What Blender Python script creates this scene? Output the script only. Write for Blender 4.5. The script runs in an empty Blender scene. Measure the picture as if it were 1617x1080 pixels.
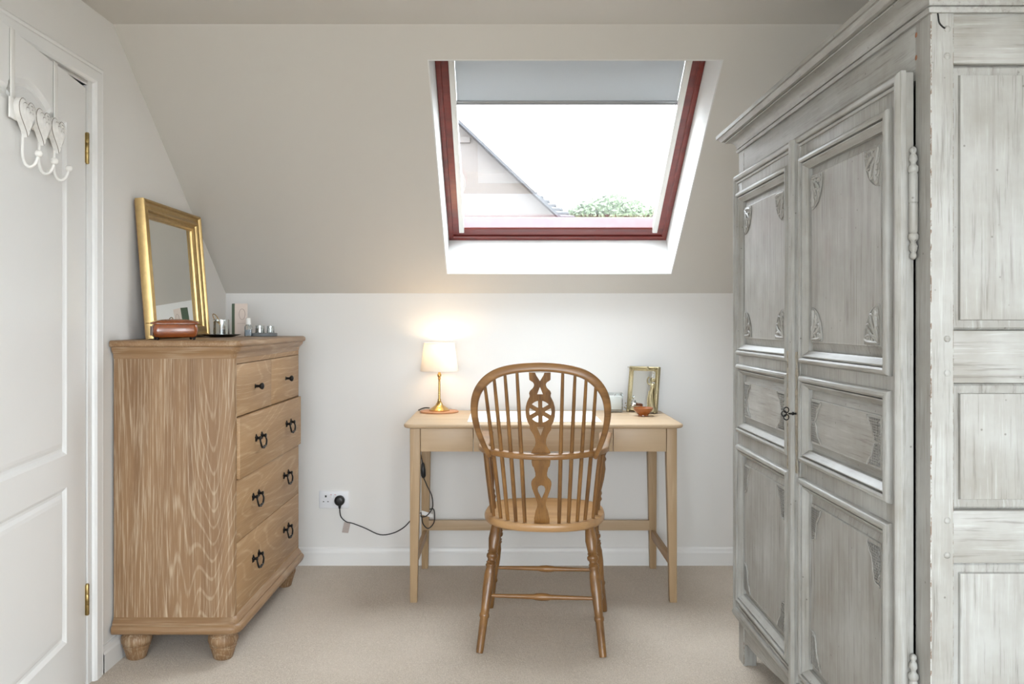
import bpy, bmesh, math, random
from mathutils import Vector, Matrix, Quaternion
random.seed(7)
S = bpy.context.scene
C = S.collection
PI = math.pi

# ------------------------------------------------------------------ camera, world, light, exposure
cam_d = bpy.data.cameras.new('camera')
cam = bpy.data.objects.new('camera', cam_d); C.objects.link(cam)
cam.location = (0, 0, 1.2); cam.rotation_euler = (PI/2, 0, 0)
cam_d.sensor_width = 36.0; cam_d.lens = 1360/1617*36
cam_d.shift_x = 8.5/1617; cam_d.shift_y = -31/1617
cam_d.clip_start = 0.05; cam_d.clip_end = 300
S.camera = cam

SKY = 15.6
world = bpy.data.worlds.new('overcast_sky'); S.world = world; world.use_nodes = True
bg = world.node_tree.nodes['Background']
bg.inputs[0].default_value = (0.86, 0.935, 1.0, 1); bg.inputs[1].default_value = SKY

def portal(name, loc, rot, sx, sy):                 # sampling hint for the daylight in a window opening
    d = bpy.data.lights.new(name, 'AREA'); d.shape = 'RECTANGLE'; d.size = sx; d.size_y = sy
    d.cycles.is_portal = True
    o = bpy.data.objects.new(name, d); C.objects.link(o); o.location = loc; o.rotation_euler = rot
    return o

vs = S.view_settings
vs.view_transform = 'Standard'; vs.look = 'None'; vs.gamma = 1; vs.exposure = 0.0
try: vs.use_curve_mapping = False
except Exception: pass
S.cycles.use_denoising = True
try: S.cycles.denoiser = 'OPENIMAGEDENOISE'
except Exception: pass
S.cycles.max_bounces = 10; S.cycles.diffuse_bounces = 6; S.cycles.transparent_max_bounces = 16
S.cycles.sample_clamp_indirect = 8.0; S.cycles.blur_glossy = 0.6

# ------------------------------------------------------------------ materials
def lin(r, g, b):
    f = lambda c: (c/255/12.92) if c/255 <= 0.04045 else ((c/255+0.055)/1.055)**2.4
    return (f(r), f(g), f(b), 1)

class NT:
    def __init__(s, name):
        s.m = bpy.data.materials.new(name); s.m.use_nodes = True
        s.t = s.m.node_tree; s.b = s.t.nodes['Principled BSDF']; s.out = s.t.nodes['Material Output']
    def n(s, typ, ins=None, **kw):
        nd = s.t.nodes.new(typ)
        for k, v in kw.items(): setattr(nd, k, v)
        for k, v in (ins or {}).items(): s.i(nd, k, v)
        return nd
    def i(s, nd, k, v):
        if isinstance(v, bpy.types.NodeSocket): s.t.links.new(v, nd.inputs[k])
        elif isinstance(v, bpy.types.Node): s.t.links.new(v.outputs[0], nd.inputs[k])
        else: nd.inputs[k].default_value = v
    def p(s, **kw):
        for k, v in kw.items(): s.i(s.b, k.replace('_', ' '), v)
    def math(s, op, a, b=0.0, c=None):
        nd = s.n('ShaderNodeMath', operation=op); s.i(nd, 0, a); s.i(nd, 1, b)
        if c is not None: s.i(nd, 2, c)
        return nd.outputs[0]
    def mix(s, f, a, b, mode='MIX'):
        nd = s.n('ShaderNodeMix', data_type='RGBA', blend_type=mode)
        s.i(nd, 0, f); s.i(nd, 6, a); s.i(nd, 7, b)
        return nd.outputs[2]
    def ramp(s, f, stops):
        nd = s.n('ShaderNodeValToRGB'); s.i(nd, 0, f)
        el = nd.color_ramp.elements
        while len(el) < len(stops): el.new(0.5)
        for e, (p, c) in zip(el, stops):
            e.position = p; e.color = c if not isinstance(c, (int, float)) else (c, c, c, 1)
        return nd.outputs[0]
    def coords(s, scale=(1, 1, 1), rnd=0.0):
        tc = s.n('ShaderNodeTexCoord').outputs['Object']
        if rnd:
            oi = s.n('ShaderNodeObjectInfo').outputs['Random']
            off = s.math('MULTIPLY', oi, rnd)
            cb = s.n('ShaderNodeCombineXYZ', {0: off, 1: off, 2: off})
            tc = s.n('ShaderNodeVectorMath', {0: tc, 1: cb.outputs[0]}, operation='ADD').outputs[0]
        mp = s.n('ShaderNodeMapping', {0: tc}); mp.inputs['Scale'].default_value = scale
        return mp.outputs[0]
    def noise(s, vec, scale, detail=3, rough=0.55, dist=0.0):
        return s.n('ShaderNodeTexNoise', {'Vector': vec, 'Scale': scale, 'Detail': detail, 'Roughness': rough, 'Distortion': dist}).outputs[0]
    def bump(s, h, strength=0.2, dist=0.002):
        nd = s.n('ShaderNodeBump', {'Height': h, 'Strength': strength, 'Distance': dist})
        s.i(s.b, 'Normal', nd.outputs[0])

def plain(name, col, rough=0.5, metal=0.0, var=0.06, nscale=30, bump=0.0, spec=None, coat=0.0):
    k = NT(name); v = k.coords()
    f = k.noise(v, nscale)
    c = k.mix(f, tuple(x*(1-var) for x in col[:3])+(1,), tuple(min(1, x*(1+var)) for x in col[:3])+(1,))
    k.p(Base_Color=c, Roughness=rough, Metallic=metal)
    if spec is not None: k.p(Specular_IOR_Level=spec)
    if coat: k.p(Coat_Weight=coat, Coat_Roughness=0.1)
    if bump: k.bump(k.noise(v, nscale*6, 2), bump, 0.001)
    return k.m

def wood(name, base, dark, light, axis='Z', across=5.0, along=0.9, lines=11, lime=0.6, rough=0.5, pore=0.5, coat=0.0):
    """contours of a stretched noise give cathedral figure; fine stretched noise gives pores"""
    k = NT(name); ai = 'XYZ'.index(axis)
    sc = [across]*3; sc[ai] = along
    v = k.coords(tuple(sc), 9.0)
    n = k.noise(v, 1.0, 1.5, 0.4, 0.25)
    w = k.math('SINE', k.math('MULTIPLY', n, lines*2*PI))
    sf = [170.0]*3; sf[ai] = 7.0
    vf = k.coords(tuple(sf), 5.0)
    pn = k.noise(vf, 1.0, 3, 0.6)
    sm = [22.0]*3; sm[ai] = 1.3
    vm = k.coords(tuple(sm), 3.0)
    mid = k.noise(vm, 1.0, 3, 0.5)
    broad = k.noise(v, 0.7, 2)
    c = k.mix(k.ramp(mid, [(0.3, 0.0), (0.7, 1.0)]), dark, base)
    c = k.mix(k.ramp(broad, [(0.35, 0.0), (0.65, 0.6)]), c, base)
    ln = k.ramp(k.math('MULTIPLY_ADD', w, 0.5, 0.5), [(0.85, 0.0), (0.995, 1.0)])
    lf = k.math('MULTIPLY', k.math('MULTIPLY', ln, lime), k.ramp(pn, [(0.32, 0.15), (0.62, 1.0)]))
    c = k.mix(lf, c, light)
    pf = k.math('MULTIPLY', k.ramp(pn, [(0.50, 0.0), (0.72, 1.0)]), pore)
    c = k.mix(pf, c, light if lime > 0.3 else dark)
    k.p(Base_Color=c, Roughness=rough)
    if coat: k.p(Coat_Weight=coat, Coat_Roughness=0.25)
    k.bump(k.math('ADD', pn, k.math('MULTIPLY', w, 0.15)), 0.18, 0.0006)
    return k.m

def paint_wood(name):                                # distressed grey paint over old oak
    def make(axis):
        k = NT(name + '_' + axis.lower()); ai = 'XYZ'.index(axis)
        s1 = [125.0]*3; s1[ai] = 6.0
        s2 = [44.0]*3; s2[ai] = 2.0
        grain = k.noise(k.coords(tuple(s1), 4.0), 1.0, 4, 0.65)
        streak = k.noise(k.coords(tuple(s2), 6.0), 1.0, 3, 0.55)
        blot = k.noise(k.coords((1, 1, 1), 2.0), 7.0, 4, 0.6)
        c = k.mix(k.ramp(blot, [(0.3, 0.0), (0.7, 1.0)]), lin(142, 139, 132), lin(164, 164, 160))
        c = k.mix(k.math('MULTIPLY', k.ramp(streak, [(0.50, 0.0), (0.70, 1.0)]), 0.42), c, lin(126, 121, 113))
        c = k.mix(k.math('MULTIPLY', k.ramp(grain, [(0.56, 0.0), (0.72, 1.0)]), 0.55), c, lin(88, 82, 74))
        c = k.mix(k.math('MULTIPLY', k.ramp(grain, [(0.28, 1.0), (0.44, 0.0)]), 0.5), c, lin(182, 183, 180))
        spk = k.n('ShaderNodeTexVoronoi', {'Vector': k.coords((1, 1, 1), 3.0), 'Scale': 26.0}).outputs['Distance']
        c = k.mix(k.math('MULTIPLY', k.ramp(spk, [(0.03, 1.0), (0.075, 0.0)]), 0.6), c, lin(70, 61, 53))
        rust = k.noise(k.coords((1, 1, 1), 8.0), 3.2, 2)
        c = k.mix(k.math('MULTIPLY', k.ramp(rust, [(0.70, 0.0), (0.80, 1.0)]), 0.35), c, lin(128, 102, 86))
        k.p(Base_Color=c, Roughness=0.42, Specular_IOR_Level=0.45)
        k.bump(k.math('ADD', grain, k.math('MULTIPLY', streak, 0.5)), 0.35, 0.0012)
        return k.m
    return {a: make(a) for a in 'XYZ'}

def carpet():
    k = NT('carpet'); v = k.coords()
    fine = k.noise(v, 210, 3, 0.75); mid = k.noise(v, 60, 3, 0.6); big = k.noise(v, 3.2, 3, 0.5)
    c = k.mix(k.ramp(fine, [(0.25, 0.0), (0.75, 1.0)]), lin(166, 150, 132), lin(238, 227, 212))
    c = k.mix(k.math('MULTIPLY', k.ramp(mid, [(0.35, 0.0), (0.7, 1.0)]), 0.40), c, lin(192, 176, 158))
    c = k.mix(k.math('MULTIPLY', k.ramp(big, [(0.4, 0.0), (0.62, 1.0)]), 0.30), c, lin(222, 209, 194))
    k.p(Base_Color=c, Roughness=0.95, Specular_IOR_Level=0.1, Sheen_Weight=0.25)
    k.bump(k.math('ADD', fine, mid), 0.9, 0.006)
    return k.m

def wall_paint(name, col):
    k = NT(name); v = k.coords()
    f = k.noise(v, 2.0, 3); r = k.noise(v, 240, 2, 0.6)
    k.p(Base_Color=k.mix(f, tuple(x*0.985 for x in col[:3])+(1,), col), Roughness=0.75, Specular_IOR_Level=0.25)
    k.bump(r, 0.12, 0.0006)
    return k.m

def glass_mat(name, tint=(1, 1, 1, 1), base=0.04):
    k = NT(name)
    tr = k.n('ShaderNodeBsdfTransparent', {0: tint}); gl = k.n('ShaderNodeBsdfGlossy', {0: (1, 1, 1, 1), 'Roughness': 0.02})
    fr = k.n('ShaderNodeFresnel', {0: 1.45})
    mx = k.n('ShaderNodeMixShader', {0: k.math('ADD', k.math('MULTIPLY', fr, 0.18 if base < 0.1 else 0.8), base*0.2 if base > 0.1 else 0.0), 1: tr, 2: gl})
    k.i(k.out, 0, mx); return k.m

def fabric_trans(name, col, trans, rough=0.9, nscale=900):
    k = NT(name); v = k.coords()
    w = k.noise(v, nscale, 2)
    c = k.mix(w, tuple(x*0.92 for x in col[:3])+(1,), col)
    k.p(Base_Color=c, Roughness=rough, Specular_IOR_Level=0.1)
    t = k.n('ShaderNodeBsdfTranslucent', {0: c})
    k.i(k.out, 0, k.n('ShaderNodeMixShader', {0: trans, 1: k.b.outputs[0], 2: t}))
    return k.m

def emit(name, col, st):
    k = NT(name); k.p(Base_Color=col, Emission_Color=col, Emission_Strength=st); return k.m

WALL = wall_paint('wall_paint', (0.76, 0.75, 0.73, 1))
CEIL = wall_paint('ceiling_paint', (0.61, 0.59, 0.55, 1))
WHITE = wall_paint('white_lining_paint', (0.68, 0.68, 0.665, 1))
GLOSS = plain('white_gloss_paint', (0.79, 0.79, 0.78, 1), 0.32, var=0.015, nscale=4)
CARPET = carpet()
CHEST = wood('limed_oak_vertical', lin(144, 112, 79), lin(120, 89, 59), lin(190, 170, 143), 'Z', 4.8, 0.36, 36, 0.50, 0.55, 0.60)
CHESTX = wood('limed_oak_crosswise', lin(144, 112, 79), lin(122, 91, 62), lin(186, 164, 136), 'X', 6, 0.9, 7, 0.35, 0.45, 0.35)
CHESTY = wood('limed_oak_lengthwise', lin(147, 115, 82), lin(124, 93, 63), lin(188, 166, 138), 'Y', 6, 0.9, 7, 0.35, 0.42, 0.35)
DRAWER = wood('limed_oak_drawer', lin(164, 130, 92), lin(138, 105, 70), lin(194, 168, 134), 'Y', 5.0, 0.9, 16, 0.40, 0.55, 0.28)
DESKX = wood('pale_oak_lengthwise', lin(188, 164, 134), lin(170, 145, 115), lin(204, 183, 154), 'X', 6, 0.7, 8, 0.30, 0.45, 0.22)
DESKZ = wood('pale_oak_upright', lin(175, 148, 114), lin(154, 127, 94), lin(194, 170, 138), 'Z', 8, 0.8, 7, 0.35, 0.5, 0.25)
DESKY = wood('pale_oak_crosswise', lin(178, 147, 110), lin(158, 126, 90), lin(196, 170, 136), 'Y', 8, 0.8, 7, 0.3, 0.5, 0.25)
CHAIRZ = wood('honey_oak_upright', lin(142, 102, 56), lin(84, 53, 25), lin(164, 124, 76), 'Z', 14, 1.4, 6, 0.25, 0.34, 0.45, 0.25)
CHAIRX = wood('honey_oak_crosswise', lin(148, 107, 62), lin(96, 63, 32), lin(168, 128, 82), 'X', 12, 1.2, 6, 0.25, 0.34, 0.35, 0.25)
CHAIRY = wood('honey_oak_seat', lin(184, 145, 100), lin(156, 116, 74), lin(194, 156, 112), 'X', 9, 1.0, 7, 0.25, 0.34, 0.3, 0.25)
PW = paint_wood('distressed_grey_paint')
BLACK = plain('black_plastic', (0.012, 0.012, 0.013, 1), 0.4, var=0.2)
IRON = plain('blackened_iron', (0.02, 0.019, 0.018, 1), 0.42, 0.7, var=0.3, nscale=80, bump=0.2)
BRASS = plain('aged_brass', lin(198, 164, 104), 0.24, 1.0, var=0.2, nscale=60)
HINGE = plain('tarnished_brass', lin(168, 146, 98), 0.38, 1.0, var=0.3, nscale=90)
GILT = plain('gilt_leaf', lin(186, 158, 108), 0.33, 0.9, var=0.22, nscale=45, bump=0.1)
GILTD = plain('antique_gold_resin', lin(176, 164, 130), 0.38, 0.85, var=0.3, nscale=140, bump=0.35)
MIRROR = plain('mirror_glass', (0.86, 0.88, 0.86, 1), 0.0, 1.0, var=0.0)
SILVER = plain('polished_silver', (0.86, 0.86, 0.87, 1), 0.12, 1.0, var=0.03)
RED = wood('mahogany_stain', lin(124, 42, 34), lin(88, 26, 24), lin(150, 66, 56), 'X', 14, 1.6, 6, 0.2, 0.3, 0.3, 0.35)
ALU = plain('white_aluminium', (0.74, 0.74, 0.71, 1), 0.4, 0.1, var=0.02)
ALUG = plain('grey_aluminium', (0.42, 0.43, 0.45, 1), 0.35, 0.5, var=0.04)
GLASS = glass_mat('window_glass')
CLEAR = glass_mat('clear_glass', (0.93, 0.95, 0.95, 1), 0.3)
BLIND = fabric_trans('blue_grey_blind_cloth', (0.60, 0.65, 0.70, 1), 0.05)
SHADE = fabric_trans('cream_linen', (0.88, 0.85, 0.80, 1), 0.40, nscale=500)
PAPER = plain('white_paper', (0.86, 0.86, 0.85, 1), 0.6, var=0.02)
WAX = plain('white_wax', (0.88, 0.87, 0.84, 1), 0.4, var=0.03)
CORK = plain('tan_coaster_wood', lin(186, 132, 92), 0.5, var=0.12, nscale=90)
AMBER = plain('amber_glaze', lin(150, 84, 36), 0.18, var=0.25, nscale=40, coat=0.5)
BURR = wood('polished_burr_walnut', lin(150, 78, 30), lin(92, 40, 14), lin(172, 100, 46), 'X', 30, 16, 5, 0.3, 0.16, 0.5, 0.8)
BOXEND = plain('grey_box_end', lin(128, 112, 104), 0.35, var=0.15, nscale=60)
GREYST = plain('grey_stone', lin(118, 122, 124), 0.5, var=0.1, nscale=120)
GREEN = plain('sage_green_card', lin(116, 136, 116), 0.7, var=0.04)
BEIGE = plain('blush_card', lin(214, 200, 190), 0.7, var=0.03)
INK = plain('grey_brown_print', lin(160, 140, 130), 0.7, var=0.03)
PLATE = plain('white_socket_plastic', (0.78, 0.79, 0.82, 1), 0.35, var=0.01)
DARK = plain('dark_slot', (0.03, 0.03, 0.03, 1), 0.6)
TAG = plain('printed_cord_tag', lin(176, 164, 158), 0.6, var=0.25, nscale=260)
PLUGR = plain('red_switch_mark', lin(170, 40, 40), 0.5)
HARL = plain('pale_harled_wall', lin(80, 76, 74), 0.9, var=0.08, nscale=9, bump=0.3)
SLATE = plain('grey_slate', lin(50, 51, 55), 0.85, var=0.3, nscale=3)
LEAF = plain('leaf_green', lin(84, 101, 72), 0.7, var=0.35, nscale=1.5)
BARK = plain('bark', lin(84, 72, 62), 0.9, var=0.3)
GRASS = plain('pale_gravel', lin(138, 130, 120), 0.95, var=0.2, nscale=2)
HOOKW = plain('white_enamel', (0.80, 0.79, 0.76, 1), 0.32, var=0.03)
WASH = plain('distressed_white_wood', (0.77, 0.755, 0.73, 1), 0.6, var=0.12, nscale=70, bump=0.3)
GROOVE = plain('grey_groove_line', lin(138, 130, 122), 0.7, var=0.2, nscale=150)

# ------------------------------------------------------------------ mesh helpers
WP = {}                                             # world position at build time of each object
class MB:
    def __init__(s): s.v = []; s.f = []; s.fm = []
    def add(s, vs, fs, m=0):
        b = len(s.v); s.v += [Vector(p) for p in vs]
        s.f += [tuple(b+i for i in f) for f in fs]; s.fm += [m]*len(fs); return s
    def box(s, x0, x1, y0, y1, z0, z1, m=0):
        vs = [(x, y, z) for z in (z0, z1) for y in (y0, y1) for x in (x0, x1)]
        return s.add(vs, [(0, 2, 3, 1), (4, 5, 7, 6), (0, 1, 5, 4), (2, 6, 7, 3), (0, 4, 6, 2), (1, 3, 7, 5)], m)
    def boxf(s, fn, a0, a1, b0, b1, c0, c1, m=0):
        vs = [fn(x, y, z) for z in (c0, c1) for y in (b0, b1) for x in (a0, a1)]
        return s.add(vs, [(0, 2, 3, 1), (4, 5, 7, 6), (0, 1, 5, 4), (2, 6, 7, 3), (0, 4, 6, 2), (1, 3, 7, 5)], m)
    def rings(s, rings, closed=True, cap=True, m=0, loop=False):
        n = len(rings[0]); vs = [p for r in rings for p in r]; fs = []; ml = []
        R = len(rings)
        for i in range(R if loop else R-1):
            for j in range(n if closed else n-1):
                a = i*n+j; b = i*n+(j+1) % n; c = ((i+1) % R)*n+(j+1) % n; d = ((i+1) % R)*n+j
                fs.append((a, b, c, d))
                if isinstance(m, list): ml.append(m[i])
        if isinstance(m, list):
            k0 = len(s.fm); s.add(vs, fs, 0); s.fm[k0:] = ml; return s
        if cap and not loop and closed:
            fs.append(tuple(range(n-1, -1, -1))); fs.append(tuple((R-1)*n+j for j in range(n)))
        return s.add(vs, fs, m)
    def lathe(s, prof, c=(0, 0, 0), seg=20, m=0, cap=True):
        return s.lathe_axis((c[0], c[1], c[2]), (c[0], c[1], c[2]+1), prof, seg, m, cap)
    def lathe_axis(s, p0, p1, prof, seg=12, m=0, cap=True):       # prof: (t along p0->p1, radius in metres)
        p0 = Vector(p0); p1 = Vector(p1); d = p1-p0
        q = Vector((0, 0, 1)).rotation_difference(d.normalized())
        rg = []
        for t, r in prof:
            r = max(r, 1e-5)
            rg.append([p0+d*t+q @ Vector((r*math.cos(a*2*PI/seg), r*math.sin(a*2*PI/seg), 0)) for a in range(seg)])
        return s.rings(rg, True, cap, m)
    def tube(s, pts, r, seg=8, m=0, cap=True, flat=None, up=None):
        pts = [Vector(p) for p in pts]; n = len(pts); rg = []; prev = None
        for i, p in enumerate(pts):
            t = (pts[min(i+1, n-1)]-pts[max(i-1, 0)]).normalized()
            if up is not None: a = Vector(up)
            else: a = prev if prev is not None else (Vector((0, 0, 1)) if abs(t.z) < 0.9 else Vector((1, 0, 0)))
            a = (a-t*a.dot(t)).normalized(); b = t.cross(a); prev = a
            rr = r(i/(n-1)) if callable(r) else r
            ra, rb = (rr, rr) if flat is None else (flat(i/(n-1)) if callable(flat) else flat)
            ring = []
            for j in range(seg):
                th = 2*PI*(j+0.5)/seg; cx, sx = math.cos(th), math.sin(th)
                if flat is not None:                               # rounded-rectangle section
                    e = 0.45; cx = math.copysign(abs(cx)**e, cx); sx = math.copysign(abs(sx)**e, sx)
                ring.append(p+a*ra*cx+b*rb*sx)
            rg.append(ring)
        return s.rings(rg, True, cap, m)
    def sweep(s, path, prof, fn, closed=True, m=0):
        """mitred moulding: path in 2D, prof (left offset, height), fn(a,b,h) -> xyz"""
        n = len(path); P = [Vector(p) for p in path]; rg = []
        for i in range(n):
            d0 = (P[i]-P[i-1]).normalized() if (closed or i > 0) else None
            d1 = (P[(i+1) % n]-P[i]).normalized() if (closed or i < n-1) else None
            d0 = d0 or d1; d1 = d1 or d0
            n0 = Vector((-d0.y, d0.x)); n1 = Vector((-d1.y, d1.x))
            o = (n0+n1)/max(1e-4, 1+n0.dot(n1))
            rg.append([fn(P[i].x+o.x*u, P[i].y+o.y*u, h) for u, h in prof])
        if callable(m):
            m = [m((P[(i+1) % n]-P[i]).normalized()) for i in range(n if closed else n-1)]
        return s.rings(rg, False, False, m, loop=closed)
    def field(s, a0, a1, b0, b1, prof, fn, m=0):                   # concentric rectangles, last one filled
        rg = [[fn(a0+o, b0+o, h), fn(a1-o, b0+o, h), fn(a1-o, b1-o, h), fn(a0+o, b1-o, h)] for o, h in prof]
        s.rings(rg, True, False, m)
        return s.add(rg[-1], [(0, 1, 2, 3)], m)
    def ball(s, c, r, seg=10, m=0, sc=(1, 1, 1)):
        k = seg//2; rg = []
        for i in range(1, k):
            th = PI*i/k
            rg.append([Vector(c)+Vector((r*sc[0]*math.sin(th)*math.cos(2*PI*j/seg), r*sc[1]*math.sin(th)*math.sin(2*PI*j/seg), -r*sc[2]*math.cos(th))) for j in range(seg)])
        return s.rings(rg, True, True, m)
    def build(s, name, mats, parent=None, bevel=0.0, seg=2, smooth=38, bmat=-1):
        me = bpy.data.meshes.new(name)
        lo = Vector([min(p[i] for p in s.v) for i in range(3)]); hi = Vector([max(p[i] for p in s.v) for i in range(3)])
        c = (lo+hi)/2 if parent is not None else Vector(((lo.x+hi.x)/2, (lo.y+hi.y)/2, lo.z))
        me.from_pydata([p-c for p in s.v], [], s.f)
        for i, p in enumerate(me.polygons): p.material_index = s.fm[i]
        bm = bmesh.new(); bm.from_mesh(me)
        bmesh.ops.remove_doubles(bm, verts=bm.verts, dist=1e-6)
        bmesh.ops.recalc_face_normals(bm, faces=bm.faces)
        if bevel > 0:
            es = [e for e in bm.edges if len(e.link_faces) == 2 and e.calc_face_angle(0) > 0.5]
            bmesh.ops.bevel(bm, geom=es, offset=bevel, segments=seg, profile=0.5, affect='EDGES', clamp_overlap=True, material=bmat)
        bm.to_mesh(me); bm.free()
        if smooth:
            for p in me.polygons: p.use_smooth = True
            me.set_sharp_from_angle(angle=math.radians(smooth))
        for mt in (mats if isinstance(mats, (list, tuple)) else [mats]): me.materials.append(mt)
        o = bpy.data.objects.new(name, me); C.objects.link(o)
        base = WP[parent.name] if parent is not None else Vector((0, 0, 0))
        o.parent = parent; o.location = c-base; WP[o.name] = c.copy()
        return o

def thing(name, label, cat, loc=(0, 0, 0), group=None):
    o = bpy.data.objects.new(name, None); C.objects.link(o); o.location = loc
    o.empty_display_size = 0.05; WP[o.name] = Vector(loc)
    return tag(o, label, cat, group)
def tag(o, label, cat=None, group=None):
    o['label'] = label
    if cat: o['category'] = cat
    if group: o['group'] = group
    return o
def structure(o, label=None, cat=None):
    o['kind'] = 'structure'
    if label: tag(o, label, cat)
    return o
def dup(o, delta, parent=None):                     # a copy of a part sharing its mesh
    c = o.copy(); C.objects.link(c); c.location = o.location+Vector(delta); c.parent = parent or o.parent
    WP[c.name] = WP[o.name]+Vector(delta)
    for ch in o.children:
        d = ch.copy(); C.objects.link(d); d.parent = c
    return c
def curve_plate(splines, depth, name='plate'):      # filled 2D outline with holes -> (verts, faces) in xy, extruded +-depth
    cu = bpy.data.curves.new(name, 'CURVE'); cu.dimensions = '2D'; cu.fill_mode = 'BOTH'; cu.extrude = depth
    for pts in splines:
        sp = cu.splines.new('POLY'); sp.points.add(len(pts)-1); sp.use_cyclic_u = True
        for i, p in enumerate(pts): sp.points[i].co = (p[0], p[1], 0, 1)
    ob = bpy.data.objects.new(name, cu); C.objects.link(ob)
    dg = bpy.context.evaluated_depsgraph_get(); me = ob.evaluated_get(dg).to_mesh()
    vs = [v.co.copy() for v in me.vertices]; fs = [tuple(p.vertices) for p in me.polygons]
    ob.evaluated_get(dg).to_mesh_clear(); bpy.data.objects.remove(ob); bpy.data.curves.remove(cu)
    return vs, fs
def arc(cx, cy, rx, ry, a0, a1, n):
    return [(cx+rx*math.cos(math.radians(a0+(a1-a0)*i/n)), cy+ry*math.sin(math.radians(a0+(a1-a0)*i/n))) for i in range(n+1)]
def smoothpath(pts, n=6):                           # Catmull-Rom
    P = [Vector(p) for p in pts]; out = []
    for i in range(len(P)-1):
        a, b, c, d = P[max(i-1, 0)], P[i], P[i+1], P[min(i+2, len(P)-1)]
        for k in range(n):
            t = k/n
            out.append(0.5*((2*b)+(c-a)*t+(2*a-5*b+4*c-d)*t*t+(3*b-a-3*c+d)*t**3))
    return out+[P[-1]]
def lerp(tab, x):
    if x <= tab[0][0]: return tab[0][1]
    for (a, b), (c, d) in zip(tab, tab[1:]):
        if x <= c: return b+(d-b)*(x-a)/(c-a)
    return tab[-1][1]

# ------------------------------------------------------------------ the room
XL, XR, YB, YR = -1.39, 1.46, 4.263, -1.3           # left wall, right wall, knee wall, rear wall
KZ, CZ, CY = 1.344, 2.2527, 3.04                    # knee wall top, flat ceiling, where slope meets ceiling
HX = XL-1.3                                         # landing beyond the door
structure(MB().box(HX, XR+0.15, YR-0.15, YB+0.15, -0.12, 0).build('floor', CARPET, smooth=0), 'beige short pile carpet covering the whole floor', 'carpet')
structure(MB().box(XL-0.12, XR+0.12, YB, YB+0.2, 0, KZ).build('wall_back', WALL, smooth=0), 'low white knee wall behind the desk', 'wall')
HY0, HY1, HZ = 1.93, 2.85, 1.985                    # door opening in the left wall
w = MB()
w.box(XL-0.12, XL, HY1, YB, 0, 2.6); w.box(XL-0.12, XL, YR, HY0, 0, 2.6); w.box(XL-0.12, XL, HY0, HY1, HZ, 2.6)
structure(w.build('wall_left', WALL, smooth=0), 'white side wall with the panelled door', 'wall')
RY0, RY1, RZ0, RZ1 = -0.45, 0.60, 0.95, 1.95
w = MB(); w.box(XR, XR+0.12, RY1, YB, 0, 2.6); w.box(XR, XR+0.12, YR, RY0, 0, 2.6); w.box(XR, XR+0.12, RY0, RY1, 0, RZ0); w.box(XR, XR+0.12, RY0, RY1, RZ1, 2.6)
structure(w.build('wall_right', WALL, smooth=0), 'white wall behind the grey wardrobe', 'wall')
w = MB(); WX0, WX1, WZ0, WZ1 = -1.25, 1.3, 0.55, 2.0
w.box(XL, WX0, YR-0.15, YR, 0, 2.6); w.box(WX1, XR, YR-0.15, YR, 0, 2.6)
w.box(WX0, WX1, YR-0.15, YR, 0, WZ0); w.box(WX0, WX1, YR-0.15, YR, WZ1, 2.6)
structure(w.build('wall_rear', WALL, smooth=0), 'white wall with an added wide window facing the knee wall', 'wall')
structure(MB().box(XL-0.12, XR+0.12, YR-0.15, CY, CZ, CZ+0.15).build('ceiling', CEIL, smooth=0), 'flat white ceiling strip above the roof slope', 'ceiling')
w = MB()                                            # landing shell behind the door
w.box(HX-0.1, HX, 1.2, 3.5, 0, 2.4); w.box(HX, XL-0.12, 1.1, 1.2, 0, 2.4); w.box(HX, XL-0.12, 3.5, 3.6, 0, 2.4); w.box(HX-0.1, XL-0.12, 1.1, 3.6, 2.4, 2.5)
structure(w.build('wall_landing', WALL, smooth=0), 'plain walls of the landing behind the door', 'wall')
# slope frame: u across, v up the slope, w outward
SD = Vector((0, -0.8027, 0.5964)); SN = Vector((0, 0.5964, 0.8027))
def sl(u, v, w_): return Vector((0, YB, KZ))+Vector((u, 0, 0))+SD*v+SN*w_
SLEN = (YB-CY)/0.8027
U0, U1, V0, V1 = -0.287, 0.792, 0.150, 1.371
w = MB()
for (a, b, c, d) in ((XL-0.12, U0, 0, SLEN), (U1, XR+0.12, 0, SLEN), (U0, U1, 0, V0), (U0, U1, V1, SLEN)):
    w.boxf(sl, a, b, c, d, 0, 0.3)
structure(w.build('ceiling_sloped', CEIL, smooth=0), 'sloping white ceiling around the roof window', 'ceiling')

# baseboards
def board_prof(h=0.088, d=0.016): return [(0, 0), (d, 0), (d, h-0.026), (d-0.004, h-0.018), (d-0.006, h-0.006), (d-0.010, h), (0, h)]
def baseboard(name, path, label):
    m = MB(); m.sweep(path, board_prof(), lambda a, b, h: Vector((a, b, h)), closed=False)
    return structure(m.build(name, GLOSS, smooth=12), label, 'baseboard')
baseboard('baseboard_back', [(XR, YB), (XL, YB)], 'white baseboard along the foot of the knee wall')
baseboard('baseboard_left', [(XL, YB-0.017), (XL, 2.942)], 'white baseboard between chest of drawers and door casing')
baseboard('baseboard_right', [(XR, YR), (XR, YB-0.017)], 'white baseboard behind the wardrobe')

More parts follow.
